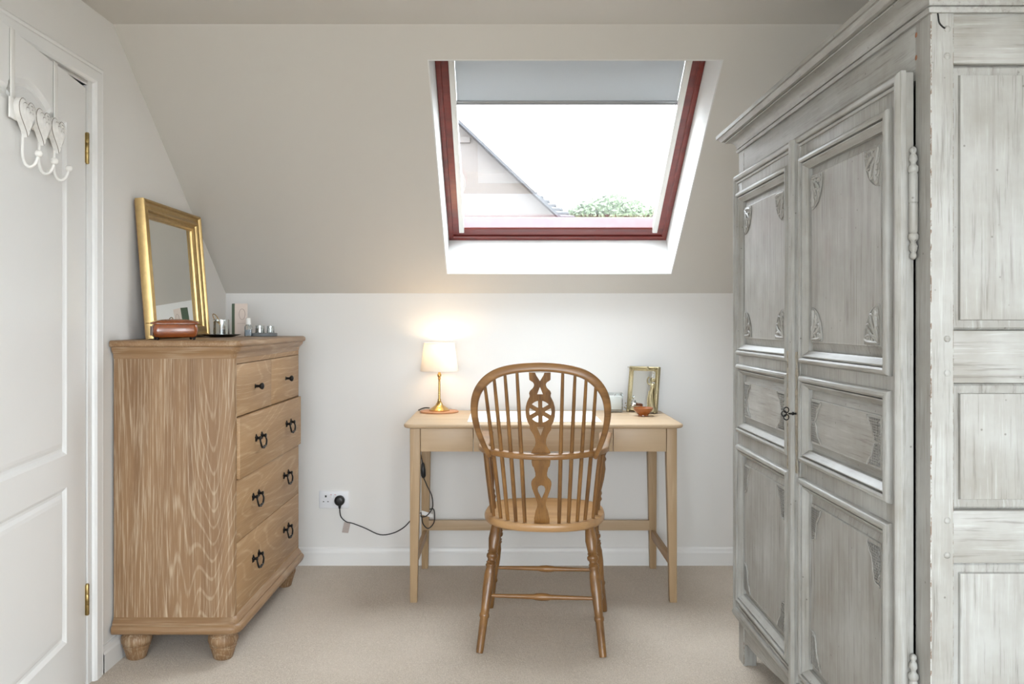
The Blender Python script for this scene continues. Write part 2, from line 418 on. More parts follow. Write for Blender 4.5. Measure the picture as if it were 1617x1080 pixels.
# door casing
casing = thing('trim_1', 'white moulded door casing on the left wall', 'door casing', (XL, 2.4, 0)); structure(casing)
CP = [(0, 0), (0, 0.013), (0.006, 0.016), (0.014, 0.014), (0.020, 0.018), (0.052, 0.018), (0.060, 0.012), (0.062, 0)]
m = MB(); m.sweep([(HY1+0.090, 0), (HY1+0.090, HZ+0.075), (HY0-0.08, HZ+0.075), (HY0-0.08, 0)], CP, lambda a, b, h: Vector((XL+h, a, b)), closed=False)
m.build('architrave', GLOSS, casing, smooth=18)
m = MB()
m.box(XL-0.12, XL+0.004, HY1, HY1+0.03, 0, HZ+0.015); m.box(XL-0.12, XL+0.004, HY0-0.02, HY0, 0, HZ+0.015); m.box(XL-0.12, XL+0.004, HY0, HY1, HZ, HZ+0.015)
m.build('jamb', GLOSS, casing, 0.001)

# ------------------------------------------------------------------ door, ajar, built flat: s from hinge, n into the room, z up
DOOR = thing('door_1', 'white panelled door standing slightly ajar with brass hinges', 'door', (0, 0, 0)); structure(DOOR)
DW, DH0, DH1 = 0.90, 0.012, 1.973
def arch_top(o):                                   # top panel outline, inset by o
    a0, a1, zb, zs = 0.175+o, 0.725-o, 0.79+o, 1.822-o
    pts = [(a0, zb), (a1, zb), (a1, zs), (0.60-o*0.7, zs)]
    c0, c1 = 0.60-o*0.7, 0.303+o*0.7
    for i in range(15):
        t = i/14; x = c0+(c1-c0)*t
        pts.append((x, zs+0.012+0.036*math.sin(PI*t)))
    pts += [(0.303+o*0.7, zs), (a0, zs)]
    return pts
def low_panel(o): return [(0.175+o, 0.205+o), (0.725-o, 0.205+o), (0.725-o, 0.69-o), (0.175+o, 0.69-o)]
vs_, fs_ = curve_plate([[(0.004, DH0), (DW, DH0), (DW, DH1), (0.004, DH1)], arch_top(0), low_panel(0)], 0.006)
m = MB(); m.add([(p.x, -0.006+p.z, p.y) for p in vs_], fs_); m.box(0.004, DW, -0.040, -0.012, DH0, DH1)
leaf = m.build('door_leaf', GLOSS, DOOR)
for f in (arch_top, low_panel):
    m = MB()
    steps = [(0, 0), (0.006, -0.004), (0.012, -0.0095), (0.020, -0.010), (0.030, -0.004), (0.040, -0.002)]
    rg = [[(p[0], h, p[1]) for p in f(o)] for o, h in steps]
    m.rings(rg, True, False); m.add(rg[-1], [tuple(range(len(rg[-1])))])
    m.build('door_panel', GLOSS, DOOR, smooth=0)
def hinge(zc):
    m = MB(); m.lathe([(zc-0.052, 0.0045), (zc-0.049, 0.0065), (zc-0.018, 0.0065), (zc-0.0175, 0.0055), (zc-0.016, 0.0065), (zc+0.016, 0.0065), (zc+0.0175, 0.0055), (zc+0.018, 0.0065), (zc+0.049, 0.0065), (zc+0.052, 0.0045)], (0, 0.004, 0), 10)
    m.box(-0.001, 0.010, -0.022, 0.001, zc-0.049, zc+0.049)
    o = m.build('hinge', HINGE, DOOR); o['label'] = 'brass butt hinge'
hinge(1.775); hinge(0.285)
DOOR.location = (XL+0.001, HY1-0.006, 0); DOOR.rotation_euler = (0, 0, math.atan2(-0.99, 0.143))

# ------------------------------------------------------------------ roof window
WIN = thing('window_1', 'roof window with dark red wooden frame in white lined recess', 'window', sl(0.25, 0.15, 0.21)); structure(WIN)
D0 = 0.213
m = MB()
for a, b in (((U0, V0), (U1, V0)), ((U1, V0), (U1, V1)), ((U1, V1), (U0, V1)), ((U0, V1), (U0, V0))):
    pass
m.sweep([(U0, V0), (U1, V0), (U1, V1), (U0, V1)], [(-0.004, 0.32), (-0.004, -0.0005), (0.0015, -0.0005), (0.0015, 0.32)], lambda a, b, h: sl(a, b, h))
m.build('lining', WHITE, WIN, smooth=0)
rect = [(U0, V0), (U1, V0), (U1, V1), (U0, V1)]
slf = lambda a, b, h: sl(a, b, D0-h)                # h towards the room
m = MB(); m.sweep(rect, [(0.001, -0.08), (0.001, -0.004), (0.004, 0), (0.022, 0), (0.026, -0.004), (0.026, -0.08)], slf)
m.build('frame', RED, WIN)
m = MB(); m.sweep([(U0+0.011, V0+0.034), (U1-0.011, V0+0.034), (U1-0.011, V1-0.034), (U0+0.011, V1-0.034)], [(0, -0.08), (0, -0.012), (0.004, -0.006), (0.042, -0.006), (0.047, -0.010), (0.047, -0.08)], slf)
m.build('sash', RED, WIN)
m = MB(); m.sweep([(U0+0.044, V0+0.081), (U1-0.044, V0+0.081), (U1-0.044, V1-0.081), (U0+0.044, V1-0.081)], [(0, -0.012), (0.004, -0.012), (0.034, -0.046), (0.034, -0.050)], slf)
bead = m.build('glazing_bead', plain('sky_lit_red_stain', lin(196, 160, 166), 0.35, var=0.08, nscale=20), WIN); bead['label'] = 'glazing bead with sky light in its pink colour'  # pale pink paints the sky's light onto the red bead
m = MB(); m.boxf(sl, U0+0.06, U1-0.06, V0+0.10, V1-0.10, D0+0.050, D0+0.056)
m.build('pane', GLASS, WIN, smooth=0)
m = MB()
for (a, b, c, d) in ((U0-0.14, U0, V0-0.14, V1+0.14), (U1, U1+0.14, V0-0.14, V1+0.14), (U0, U1, V0-0.14, V0), (U0, U1, V1, V1+0.14)):
    m.boxf(sl, a, b, c, d, 0.29, 0.345)
m.build('flashing', SLATE, WIN, smooth=0)
c_ = sl((U0+U1)/2, (V0+V1)/2, 0.33)
portal('portal_roof', c_, (Quaternion((1, 0, 0), math.atan2(0.5964, 0.8027)*-1)).to_euler(), U1-U0-0.1, V1-V0-0.1)

# roller blind
RB = thing('roller_blind', 'blue grey roller blind half lowered in white rails on roof window', 'blind', sl(0.25, 0.99, 0.2))
m = MB(); m.boxf(sl, U0+0.080, U1-0.080, 0.998, V1-0.03, D0+0.014, D0+0.0155)
m.build('blind_fabric', BLIND, RB, smooth=0)
m = MB(); m.boxf(sl, U0+0.078, U1-0.078, 0.984, 1.004, D0+0.008, D0+0.022); m.boxf(sl, U0+0.078, U1-0.078, 0.990, 0.993, D0+0.004, D0+0.01)
m.build('bottom_bar', ALUG, RB, 0.002)
for a in (U0+0.055, U1-0.079):
    m = MB(); m.boxf(sl, a, a+0.024, V0+0.062, V1-0.02, D0-0.006, D0+0.030); m.build('side_rail', ALU, RB, 0.002)

# rear window, out of view, added to bring more daylight into the room
W2 = thing('window_2', 'unseen wide window added in the rear wall for daylight', 'window', (0, YR, WZ0)); structure(W2)
ryf = lambda a, b, h: Vector((a, YR-0.10+h, b))
m = MB(); m.sweep([(WX0, WZ0), (WX1, WZ0), (WX1, WZ1), (WX0, WZ1)], [(0, 0), (0, 0.06), (0.045, 0.06), (0.055, 0.05), (0.055, 0)], ryf); m.build('frame', GLOSS, W2)
for k in (1, 2):
    x = WX0+(WX1-WX0)*k/3; m = MB(); m.box(x-0.03, x+0.03, YR-0.10, YR-0.045, WZ0+0.05, WZ1-0.05); m.build('mullion', GLOSS, W2, 0.003)
for k in range(3):
    x = WX0+(WX1-WX0)*k/3; m = MB(); m.box(x+0.02, x+(WX1-WX0)/3-0.02, YR-0.078, YR-0.072, WZ0+0.04, WZ1-0.04); m.build('pane', GLASS, W2, smooth=0)
m = MB(); m.box(WX0-0.04, WX1+0.04, YR-0.04, YR+0.05, WZ0-0.03, WZ0); m.build('window_sill', GLOSS, W2, 0.005)
portal('portal_rear', ((WX0+WX1)/2, YR-0.12, (WZ0+WZ1)/2), (PI/2, 0, 0), WX1-WX0, WZ1-WZ0)

W3 = thing('window_3', 'unseen casement window added in the right wall for side light', 'window', (XR, (RY0+RY1)/2, RZ0)); structure(W3)  # unseen window added to brighten the door and left wall
rxf = lambda a, b, h: Vector((XR+0.09-h, a, b))
m = MB(); m.sweep([(RY0, RZ0), (RY1, RZ0), (RY1, RZ1), (RY0, RZ1)], [(0, 0), (0, 0.05), (0.035, 0.05), (0.042, 0.042), (0.042, 0)], rxf); m.build('frame', GLOSS, W3)
m = MB(); m.box(XR+0.062, XR+0.067, RY0+0.03, RY1-0.03, RZ0+0.03, RZ1-0.03); m.build('pane', GLASS, W3, smooth=0)
m = MB(); m.box(XR-0.04, XR+0.04, RY0-0.04, RY1+0.04, RZ0-0.028, RZ0); m.build('window_sill', GLOSS, W3, 0.005)
portal('portal_side', (XR+0.11, (RY0+RY1)/2, (RZ0+RZ1)/2), (0, PI/2, 0), RZ1-RZ0, RY1-RY0)

# ------------------------------------------------------------------ wardrobe (front faces -X, near side faces the camera)
WX, WB, WN, WF, WT = 0.828, 1.385, 1.681, 3.07, 1.815
WD = thing('wardrobe', 'tall antique wardrobe in distressed grey paint with carved double doors', 'wardrobe', ((WX+WB)/2, (WN+WF)/2, 0))
def chipped():
    k = NT('chipped_paint_edge'); n = k.noise(k.coords((1, 1, 0.35), 3.0), 160, 3, 0.7)
    c = k.mix(k.ramp(n, [(0.50, 0.0), (0.56, 1.0)]), lin(178, 178, 174), lin(120, 100, 84))
    c = k.mix(k.ramp(n, [(0.30, 1.0), (0.38, 0.0)]), c, lin(206, 208, 206))
    k.p(Base_Color=c, Roughness=0.6); k.bump(n, 0.6, 0.002); return k.m
CHIP = chipped()
# posts with feet
for (x0, x1) in ((WX, WX+0.045), (WB-0.045, WB)):
    for (y0, y1) in ((WN, WN+0.064), (WF-0.064, WF)):
        m = MB(); m.box(x0, x1, y0, y1, 0.0, WT); m.build('corner_post', [PW['Z'], CHIP], WD, 0.0017, 1, 0, bmat=1)
m = MB(); m.box(WX+0.001, WX+0.03, WN+0.06, WF-0.06, 1.690, WT); m.build('frieze', PW['Y'], WD, 0.001)
m = MB(); m.box(WX+0.02, WB-0.005, WN+0.01, WF-0.01, WT-0.02, WT); m.build('top_board', PW['Y'], WD)
m = MB(); m.box(WB-0.014, WB, WN+0.06, WF-0.06, 0.15, WT-0.02); m.build('back_board', PW['Z'], WD)
m = MB(); m.box(WX+0.03, WB-0.014, WN+0.02, WF-0.02, 0.16, 0.185); m.build('bottom_board', PW['Y'], WD)
# apron with a scalloped lower edge
yA, yB = WN+0.06, WF-0.06
low = [(yA, 0.07)]
for i in range(1, 40):
    t = i/40; low.append((yA+(yB-yA)*t, 0.085+0.045*(0.5-0.5*math.cos(2*PI*t))*(1 if abs(t-0.5) > 0.08 else 0.75)))
low.append((yB, 0.07))
vs_, fs_ = curve_plate([low+[(yB, 0.19), (yA, 0.19)]], 0.013)
m = MB(); m.add([(WX+0.016+p.z, p.x, p.y) for p in vs_], fs_); m.build('apron', PW['Y'], WD)
m = MB(); m.sweep([(WX+0.02, WF+0.0), (WX, WF), (WX, WN), (WX+0.02, WN)][::-1], [(0, 0.150), (0.010, 0.150), (0.017, 0.156), (0.020, 0.166), (0.017, 0.175), (0.011, 0.179), (0.010, 0.184), (0.005, 0.192), (0, 0.192)], lambda a, b, h: Vector((a, b, h)), closed=False)
m.build('base_moulding', PW['Y'], WD)
# cornice
cp = [(0, WT-0.012), (0.006, WT-0.012), (0.008, WT-0.003), (0.0012, WT-0.002), (0.0012, WT+0.001), (0.006, WT+0.002), (0.006, WT+0.004)]
cp += [(0.006+0.034*(1-math.cos(t*PI/2/8)), WT+0.004+0.026*math.sin(t*PI/2/8)) for t in range(1, 9)]
cp += [(0.0405, WT+0.0335), (0.0375, WT+0.0335), (0.0375, WT+0.0355), (0.050, WT+0.036), (0.056, WT+0.041), (0.060, WT+0.048), (0.066, WT+0.048), (0.066, WT+0.060), (0.0, WT+0.064)]
m = MB(); m.sweep([(WB, WN), (WX, WN), (WX, WF), (WB, WF)], cp, lambda a, b, h: Vector((a, b, h)), closed=False)
m.box(WX-0.01, WB, WN-0.01, WF+0.01, WT+0.04, WT+0.058)
m.build('cornice', PW['Y'], WD, smooth=30)
# framed sides
RAILS = [(1.7055, WT), (1.081, 1.184), (0.729, 0.832), (0.10, 0.24)]
def wardrobe_side(sgn, y):
    yy = lambda d: y+sgn*d                          # d inward from the outer face
    x0, x1 = WX+0.040, WB-0.040
    for z0, z1 in RAILS:
        m = MB(); m.box(x0, x1, min(yy(0.002), yy(0.028)), max(yy(0.002), yy(0.028)), z0, z1); m.build('side_rail', PW['X'], WD, 0.003)
    for z0, z1 in ((1.184, 1.7055), (0.832, 1.081), (0.24, 0.729)):
        m = MB(); m.field(x0, x1, z0, z1, [(-0.004, 0.024), (0.002, 0.014), (0.006, 0.011), (0.020, 0.013), (0.0215, 0.007), (0.024, 0.0065)], lambda a, b, h: Vector((a, yy(h), b)))
        m.build('side_panel', PW['Z'], WD, smooth=20)
    for x in (WX+0.032, WB-0.032):
        for z in (1.774, 1.722, 1.167, 1.104, 0.813, 0.746):
            m = MB(); m.ball((x, yy(0.0005), z+random.uniform(-0.003, 0.003)), 0.0070, 12, sc=(1, 0.5, 1)); m.build('peg', PW['X'], WD)
wardrobe_side(1, WN); wardrobe_side(-1, WF)

RUST = plain('rusty_nail', lin(150, 104, 78), 0.7, var=0.3, nscale=200)
for z in (1.781, 1.735):
    m = MB(); m.ball((WX+0.0005, WN+0.0605, z), 0.0055, 10, sc=(0.3, 1, 1.1)); m.build('nail', RUST, WD)
cr = lambda px, py: Vector(((px-800)/1360*WN, WN-0.0006, 1.2+(509-py)/1360*WN))
m = MB(); m.tube(smoothpath([cr(1479, 14), cr(1481, 24), cr(1483, 36), cr(1489, 43), cr(1494, 46)], 4), 0.0016, 6); m.build('bent_nail', IRON, WD)
# carved corners, drawn in a unit corner: corner at (0,0), growing to +a,+b
def carved(kind, fa, fb, w_, h_, fn):
    """fa/fb are +-1 mirror signs; fn(a,b,h) maps relief to space"""
    m = MB(); g = lambda a, b, h: fn(fa*a, fb*b, h)
    if kind == 'leaf':
        base = [(0, 0)]+[(w_*math.cos(t*PI/2/12), h_*math.sin(t*PI/2/12)) for t in range(13)]
        top = [g(a*0.97+0.001, b*0.97+0.001, 0.0016) for a, b in base]; bot = [g(a, b, 0) for a, b in base]
        m.rings([bot, top], True, False); m.add(top, [tuple(range(len(top)))])
        def ridge(pts, r):
            P = smoothpath([(a*w_, b*h_, 0.0024) for a, b in pts], 5)
            P = [g(*p) for p in P]
            m.tube(P, lambda t: r*(0.45+0.75*math.sin(PI*min(1, t*1.05+0.05))), 6)
        for tht in (8, 30, 53, 76):                 # acanthus lobes fanning from the corner
            c, s_ = math.cos(math.radians(tht)), math.sin(math.radians(tht))
            ridge([(0.06, 0.06), (0.35*c+0.10*s_, 0.35*s_-0.05*c+0.06), (0.70*c+0.07*s_, 0.70*s_-0.06*c+0.03), (0.92*c, 0.92*s_), (0.84*c-0.10*s_, 0.84*s_+0.10*c), (0.72*c-0.05*s_, 0.72*s_+0.07*c)], 0.0042)
        for q in (0.30, 0.62):
            ridge([(q, 0.05), (q+0.12, 0.10), (q+0.10, 0.22), (q-0.03, 0.20), (q-0.01, 0.11)], 0.0032)
            ridge([(0.05, q), (0.10, q+0.12), (0.22, q+0.10), (0.20, q-0.03), (0.11, q-0.01)], 0.0032)
        ridge([(math.cos(t*PI/2/8), math.sin(t*PI/2/8)) for t in range(9)], 0.0016)
        for a, b in ((0.16, 0.16), (0.5, 0.42), (0.36, 0.66)): m.ball(g(a*w_, b*h_, 0.002), 0.0042, 8)
    else:                                           # cross hatched spandrel with a scalloped edge
        edge = []
        for t in range(19):
            th = t*PI/2/18; rr = 1+0.09*math.cos(6*th)-0.18*math.sin(2*th)
            edge.append((w_*rr*math.cos(th), h_*rr*math.sin(th)))
        def inside(a, b):
            th = math.atan2(b/h_, a/w_); rr = 1+0.09*math.cos(6*th)-0.18*math.sin(2*th)
            return (a/w_)**2+(b/h_)**2 < (rr*0.95)**2
        P = [g(a, b, 0.0012) for a, b in edge]; m.tube(P, 0.0022, 5)
        st = 0.0115
        for sg in (1, -1):
            for k in range(-16, 17):
                run = []
                for q in range(-26, 27):
                    a = (k*st+q*0.004*1.0)/1.3; b = sg*(q*0.004)-(0 if sg > 0 else 0)
                    if sg < 0: b = k*st*0.0+(-q*0.004)+0.0
                    if a > 0.001 and b > 0.001 and inside(a, b): run.append(g(a, b, 0.0008))
                if len(run) > 1: m.tube([run[0], run[-1]], 0.0027, 4)
    return m

updown = lambda d: 1 if abs(d.y) > 0.5 else 0     # upright pieces take upright grain
PZ = [(1.088, 1.645, 'leaf'), (0.823, 1.058, 'hatch'), (0.24, 0.782, 'hatch')]
XF = 0.801                                          # face of the doors
def wdoor(y0, y1, hinge_y, near):
    sg = 1
    m = MB()
    for a, b in ((y0, y0+0.075), (y1-0.075, y1)): m.box(XF, WX-0.005, a, b, 0.196, 1.706)
    zs = [0.196, 0.270, 0.752, 0.853, 1.028, 1.118, 1.615, 1.706]
    for i in range(0, 8, 2): m.box(XF+0.0003, WX-0.005, y0+0.075, y1-0.075, zs[i], zs[i+1])
    door = m.build('door', PW['Z'], WD, 0.0015)
    door['label'] = 'nearer carved door with long hinges' if near else 'farther carved door'
    fx = lambda a, b, h: Vector((XF-h, a, b))
    # heavy edge moulding
    m = MB(); m.sweep([(y0, 0.196), (y1, 0.196), (y1, 1.708), (y0, 1.708)],
        [(-0.0012, -0.006), (-0.0012, 0.004), (0.003, 0.009), (0.009, 0.0125), (0.016, 0.011), (0.019, 0.0075), (0.0196, 0.0004), (0.0226, 0.0004), (0.0230, 0.005), (0.027, 0.0045), (0.029, 0.003), (0.0292, -0.001)], fx, m=updown)
    m.build('edge_moulding', [PW['Y'], PW['Z']], door, smooth=40)
    for z0, z1, kind in PZ:
        p0, p1 = y0+0.045, y1-0.045
        m = MB(); m.sweep([(p0, z0), (p1, z0), (p1, z1), (p0, z1)],
            [(0, -0.002), (0, 0.004), (0.002, 0.011), (0.006, 0.0155), (0.012, 0.0165), (0.0165, 0.0135), (0.0169, 0.0025), (0.0199, 0.0025), (0.0203, 0.0105), (0.023, 0.0105), (0.027, 0.006), (0.033, -0.001), (0.036, -0.003), (0.0365, -0.014)], fx, m=updown)
        m.build('panel_moulding', [PW['Y'], PW['Z']], door, smooth=40)
        o = 0.032
        m = MB(); m.field(p0+o, p1-o, z0+o, z1-o, [(0, -0.020), (0.004, -0.0135), (0.026, -0.0075), (0.0265, -0.0025), (0.0285, -0.0015), (0.030, -0.002)], fx)
        m.build('door_panel', PW['Z'] if kind != 'hatch' or z1-z0 > 0.3 else PW['Y'], door, smooth=15)
        a0, a1, b0, b1 = p0+o+0.031, p1-o-0.031, z0+o+0.031, z1-o-0.031
        cw, chh = (0.078, 0.088) if kind == 'leaf' else ((0.062, 0.062) if z1-z0 < 0.3 else (0.060, 0.098))
        for fa, ca in ((1, a0), (-1, a1)):
            for fb, cb in ((1, b0), (-1, b1)):
                carved(kind, fa, fb, cw, chh, lambda a, b, h, ca=ca, cb=cb: Vector((XF+0.0018-h, ca+a, cb+b))).build('carved_corner', PW['Z'], door, smooth=45)
    # long pin hinges with turned finials
    for zc in (1.44, 0.42):
        m = MB(); hl = 0.1135; R = 0.0088
        pr = [(-hl, 0.002), (-hl+0.004, 0.0062), (-hl+0.009, 0.0066), (-hl+0.014, 0.0042), (-hl+0.019, 0.0075), (-hl+0.027, 0.0086), (-hl+0.032, 0.0052), (-hl+0.036, 0.0052), (-hl+0.041, 0.0100), (-hl+0.049, 0.0103), (-hl+0.053, 0.0072), (-hl+0.056, R), (-0.002, R), (-0.0015, 0.0076)]
        pr = pr+[(-z, r) for z, r in pr[::-1]]
        m.lathe([(zc+z, r) for z, r in pr], (XF+0.017, hinge_y, 0), 12)
        o = m.build('hinge', PW['Z'], door, smooth=60); o['label'] = 'long barrel hinge with turned finials'
    return door
DMID = 2.375
near_door = wdoor(1.741, DMID-0.002, 1.732, True)
far_door = wdoor(DMID+0.002, 3.009, 3.018, False)
# meeting strip on the near door
m = MB(); m.sweep([(DMID-0.020, 0.200), (DMID-0.020, 1.700)], [(0.0, 0), (0.0, 0.010), (-0.004, 0.014), (-0.010, 0.012), (-0.013, 0.016), (-0.022, 0.018), (-0.030, 0.016), (-0.033, 0.012), (-0.039, 0.014), (-0.043, 0.010), (-0.043, 0)], lambda a, b, h: Vector((XF-h-0.004, a, b)), closed=False)
m.build('meeting_strip', PW['Z'], near_door, smooth=40)
def fret(y, x, door):                               # pierced lock strip
    zc = 0.955; L = 0.165; out = []; N = 60
    hw = lambda t: 0.0065+0.0035*math.sin(t*PI*13)*(1 if abs(t-0.5) > 0.11 else 0.3)+(0.004 if abs(t-0.5) < 0.11 else 0)
    zz = lambda t: zc-L+2*L*t
    out = [(hw(i/N), zz(i/N)) for i in range(N+1)]+[(-hw(i/N), zz(i/N)) for i in range(N, -1, -1)]
    holes = []
    for k in range(12):
        t = (k+0.5)/12
        if abs(t-0.5) > 0.12: holes.append([(0.003*math.cos(q*PI/4), zz(t)+0.007*math.sin(q*PI/4)) for q in range(8)])
    vs_, fs_ = curve_plate([out]+holes, 0.0012)
    m = MB(); m.add([(x+p.z, y+p.x, p.y) for p in vs_], fs_)
    o = m.build('lock_plate', plain('worn_painted_iron', lin(158, 150, 134), 0.45, 0.4, var=0.35, nscale=120), door); o['label'] = 'pierced wavy lock plate'
fret(DMID-0.034, XF-0.0125, near_door); fret(DMID+0.036, XF-0.013, far_door)
# key
m = MB(); ky, kz = DMID-0.034, 0.952
m.tube([(XF-0.010, ky, kz), (XF-0.035, ky, kz)], 0.0026, 8)
m.lathe_axis((XF-0.020, ky, kz), (XF-0.026, ky, kz), [(0, 0.003), (0.3, 0.0048), (0.7, 0.0048), (1, 0.003)], 8)
for dy, dz in ((0.006, 0), (-0.003, 0.0085), (-0.003, -0.0085)):
    m.tube([(XF-0.041-0.0+(0 if dz else -0.006)+0.007*math.cos(t*PI/6), ky, kz+dz*1.15+0.0075*math.sin(t*PI/6)) for t in range(13)], 0.0017, 6)
o = m.build('key', IRON, near_door); o['label'] = 'small dark iron key'

# ------------------------------------------------------------------ chest of drawers (front faces +X)
CX0, CX1, CY0, CY1 = -1.382, -0.957, 3.03, 3.98
CH = thing('chest_of_drawers', 'limed oak chest of two small and three long drawers on turned feet', 'chest of drawers', ((CX0+CX1)/2, (CY0+CY1)/2, 0))
def rrect(x0, x1, y0, y1, r, corners, n=5):         # CCW rounded rectangle, corners subset of (ll, lr, ur, ul)
    out = []
    for key, cx, cy, a in (('ll', x0, y0, 180), ('lr', x1, y0, 270), ('ur', x1, y1, 0), ('ul', x0, y1, 90)):
        if key in corners:
            sx = 1 if cx == x0 else -1; sy = 1 if cy == y0 else -1
            out += arc(cx+sx*r, cy+sy*r, r, r, a, a+90, n)
        else: out.append((cx, cy))
    return out
front = ('lr', 'ur')
body = rrect(CX0, CX1, CY0, CY1, 0.022, front)
fz = lambda a, b, h: Vector((a, b, h))
# carcass: side panels, rounded front corners, back, rails
def extr(pts, z0, z1):
    m = MB(); m.rings([[(a, b, z0) for a, b in pts], [(a, b, z1) for a, b in pts]], True, True); return m
extr([(CX0, CY0), (CX1-0.022, CY0)]+arc(CX1-0.022, CY0+0.022, 0.022, 0.022, -90, 0, 6)[1:]+[(CX1-0.03, CY0+0.022), (CX0, CY0+0.022)], 0.15, 1.075).build('side_panel', CHEST, CH)
extr([(CX0, CY1-0.022), (CX1-0.03, CY1-0.022)]+arc(CX1-0.022, CY1-0.022, 0.022, 0.022, 0, 90, 6)+[(CX0, CY1)], 0.15, 1.075).build('side_panel', CHEST, CH)
m = MB(); m.box(CX0, CX0+0.012, CY0+0.022, CY1-0.022, 0.15, 1.075); m.build('back_panel', CHEST, CH)
yd0, yd1 = CY0+0.024, CY1-0.024
m = MB(); m.box(CX0+0.012, CX1-0.004, CY0+0.022, CY1-0.022, 0.150, 0.176); m.box(CX0+0.012, CX1-0.001, CY0+0.022, CY1-0.022, 1.053, 1.08)
for z in (0.4175, 0.642, 0.862): m.box(CX0+0.012, CX1-0.018, CY0+0.022, CY1-0.022, z-0.010, z+0.010)
m.build('drawer_frame', DRAWER, CH)
# plinth and cornice mouldings
path = rrect(CX0, CX1, CY0, CY1, 0.022, front, 6)[::-1]
i0 = path.index((CX0, CY1)); path = path[i0:]+path[:i0]  # start at a wall corner, run open around the front
if path[1] == (CX0, CY0): path = [path[0]]+path[:0:-1]
m = MB(); m.sweep(path, [(-0.01, 0.105), (0.012, 0.105), (0.020, 0.110), (0.024, 0.120), (0.024, 0.128), (0.018, 0.136), (0.012, 0.139), (0.012, 0.146), (0.006, 0.152), (0.001, 0.162), (-0.005, 0.164)], fz, closed=False, m=lambda d: 1 if abs(d.y) > 0.7 else 0)
m.box(CX0, CX1-0.002, CY0+0.002, CY1-0.002, 0.106, 0.152)
m.build('plinth', [CHESTX, CHESTY], CH, smooth=45)
m = MB(); m.sweep(path, [(-0.005, 1.070), (0.001, 1.072), (0.003, 1.080), (0.0035, 1.086), (0.008, 1.092), (0.016, 1.099), (0.020, 1.108), (0.020, 1.113), (-0.02, 1.115)], fz, closed=False, m=lambda d: 1 if abs(d.y) > 0.7 else 0)
m.box(CX0, CX1-0.003, CY0+0.003, CY1-0.003, 1.08, 1.114)
m.build('cornice', [CHESTX, CHESTY], CH, smooth=45)
tp = rrect(CX0-0.002, CX1+0.030, CY0-0.030, CY1+0.022, 0.035, front, 8)
m = MB()
cxm, cym = (CX0+CX1)/2, (CY0+CY1)/2
def inset(pts, o): return [(p[0]-o*(1 if p[0] > cxm else -1)*(p[0] > CX0), p[1]-o*(1 if p[1] > cym else -1)) for p in pts]
m.rings([[(a, b, z) for a, b in inset(tp, o)] for o, z in ((0.006, 1.1135), (0.001, 1.117), (0, 1.122), (0, 1.128), (0.002, 1.133), (0.006, 1.136), (0.010, 1.137))], True, True)
m.build('top', CHESTY, CH, smooth=50)
# feet
FP = [(0, 0.030), (0.004, 0.034), (0.030, 0.041), (0.046, 0.047), (0.049, 0.044), (0.052, 0.048), (0.066, 0.0535), (0.080, 0.052), (0.092, 0.043), (0.097, 0.040), (0.107, 0.040)]
first = None
for x in (-1.325, -1.015):
    for y in (CY0+0.055, CY1-0.055):
        if first is None:
            m = MB(); m.lathe(FP, (x, y, 0), 20); first = m.build('foot', CHEST, CH); p0_ = (x, y)
        else: dup(first, (x-p0_[0], y-p0_[1], 0))
# drawers
def drawer(y0, y1, z0, z1, out, kind):
    xf = CX1+out
    m = MB(); m.box(CX1-0.02+out, xf, y0, y1, z0, z1); d = m.build('drawer', DRAWER, CH, 0.0018)
    m = MB(); m.box(CX0+0.05+out, CX1-0.02+out, y0+0.012, y1-0.012, z0+0.02, z1-0.03); m.build('drawer_box', DRAWER, d)
    zc = (z0+z1)/2
    if kind == 'knob':
        yc = (y0+y1)/2; m = MB()
        m.lathe_axis((xf-0.001, yc, zc), (xf+0.034, yc, zc), [(0, 0.009), (0.06, 0.009), (0.10, 0.0055), (0.45, 0.005), (0.55, 0.009), (0.68, 0.0125), (0.82, 0.0130), (0.93, 0.010), (1.0, 0.003)], 14)
        o = m.build('knob', IRON, d, smooth=60); o['label'] = 'black iron knob'
    else:
        hy = [CY0+0.255, CY1-0.245]
        for yc in hy:
            m = MB()
            for s_ in (-1, 1):
                yp = yc+s_*0.037
                m.lathe_axis((xf-0.001, yp, zc+0.012), (xf+0.020, yp, zc+0.012), [(0, 0.011), (0.10, 0.011), (0.16, 0.006), (0.6, 0.005), (0.75, 0.0085), (0.95, 0.0075), (1, 0.003)], 10)
                for q in range(5):                  # petals of the rose
                    an = q*2*PI/5+PI/2; m.ball((xf+0.0015, yp+0.0095*math.cos(an), zc+0.012+0.0105*math.sin(an)), 0.006, 8, sc=(0.4, 1, 1))
            m.tube(smoothpath([(xf+0.014, yc-0.037, zc+0.010), (xf+0.019, yc-0.039, zc-0.006), (xf+0.020, yc-0.026, zc-0.024), (xf+0.020, yc-0.008, zc-0.025), (xf+0.020, yc, zc-0.029), (xf+0.020, yc+0.008, zc-0.025), (xf+0.020, yc+0.026, zc-0.024), (xf+0.019, yc+0.039, zc-0.006), (xf+0.014, yc+0.037, zc+0.010)], 5), lambda t: 0.0028+0.0016*math.sin(PI*t), 7)
            o = m.build('handle', IRON, d, smooth=60); o['label'] = 'black iron drop handle'
ym = (yd0+yd1)/2
drawer(yd0, ym-0.0015, 0.8645, 1.0505, 0.0005, 'knob'); drawer(ym+0.0015, yd1, 0.8645, 1.0505, 0.0005, 'knob')
drawer(yd0, yd1, 0.6435, 0.8605, 0.012, 'bail'); drawer(yd0, yd1, 0.419, 0.6405, 0.0005, 'bail'); drawer(yd0, yd1, 0.178, 0.416, 0.0005, 'bail')

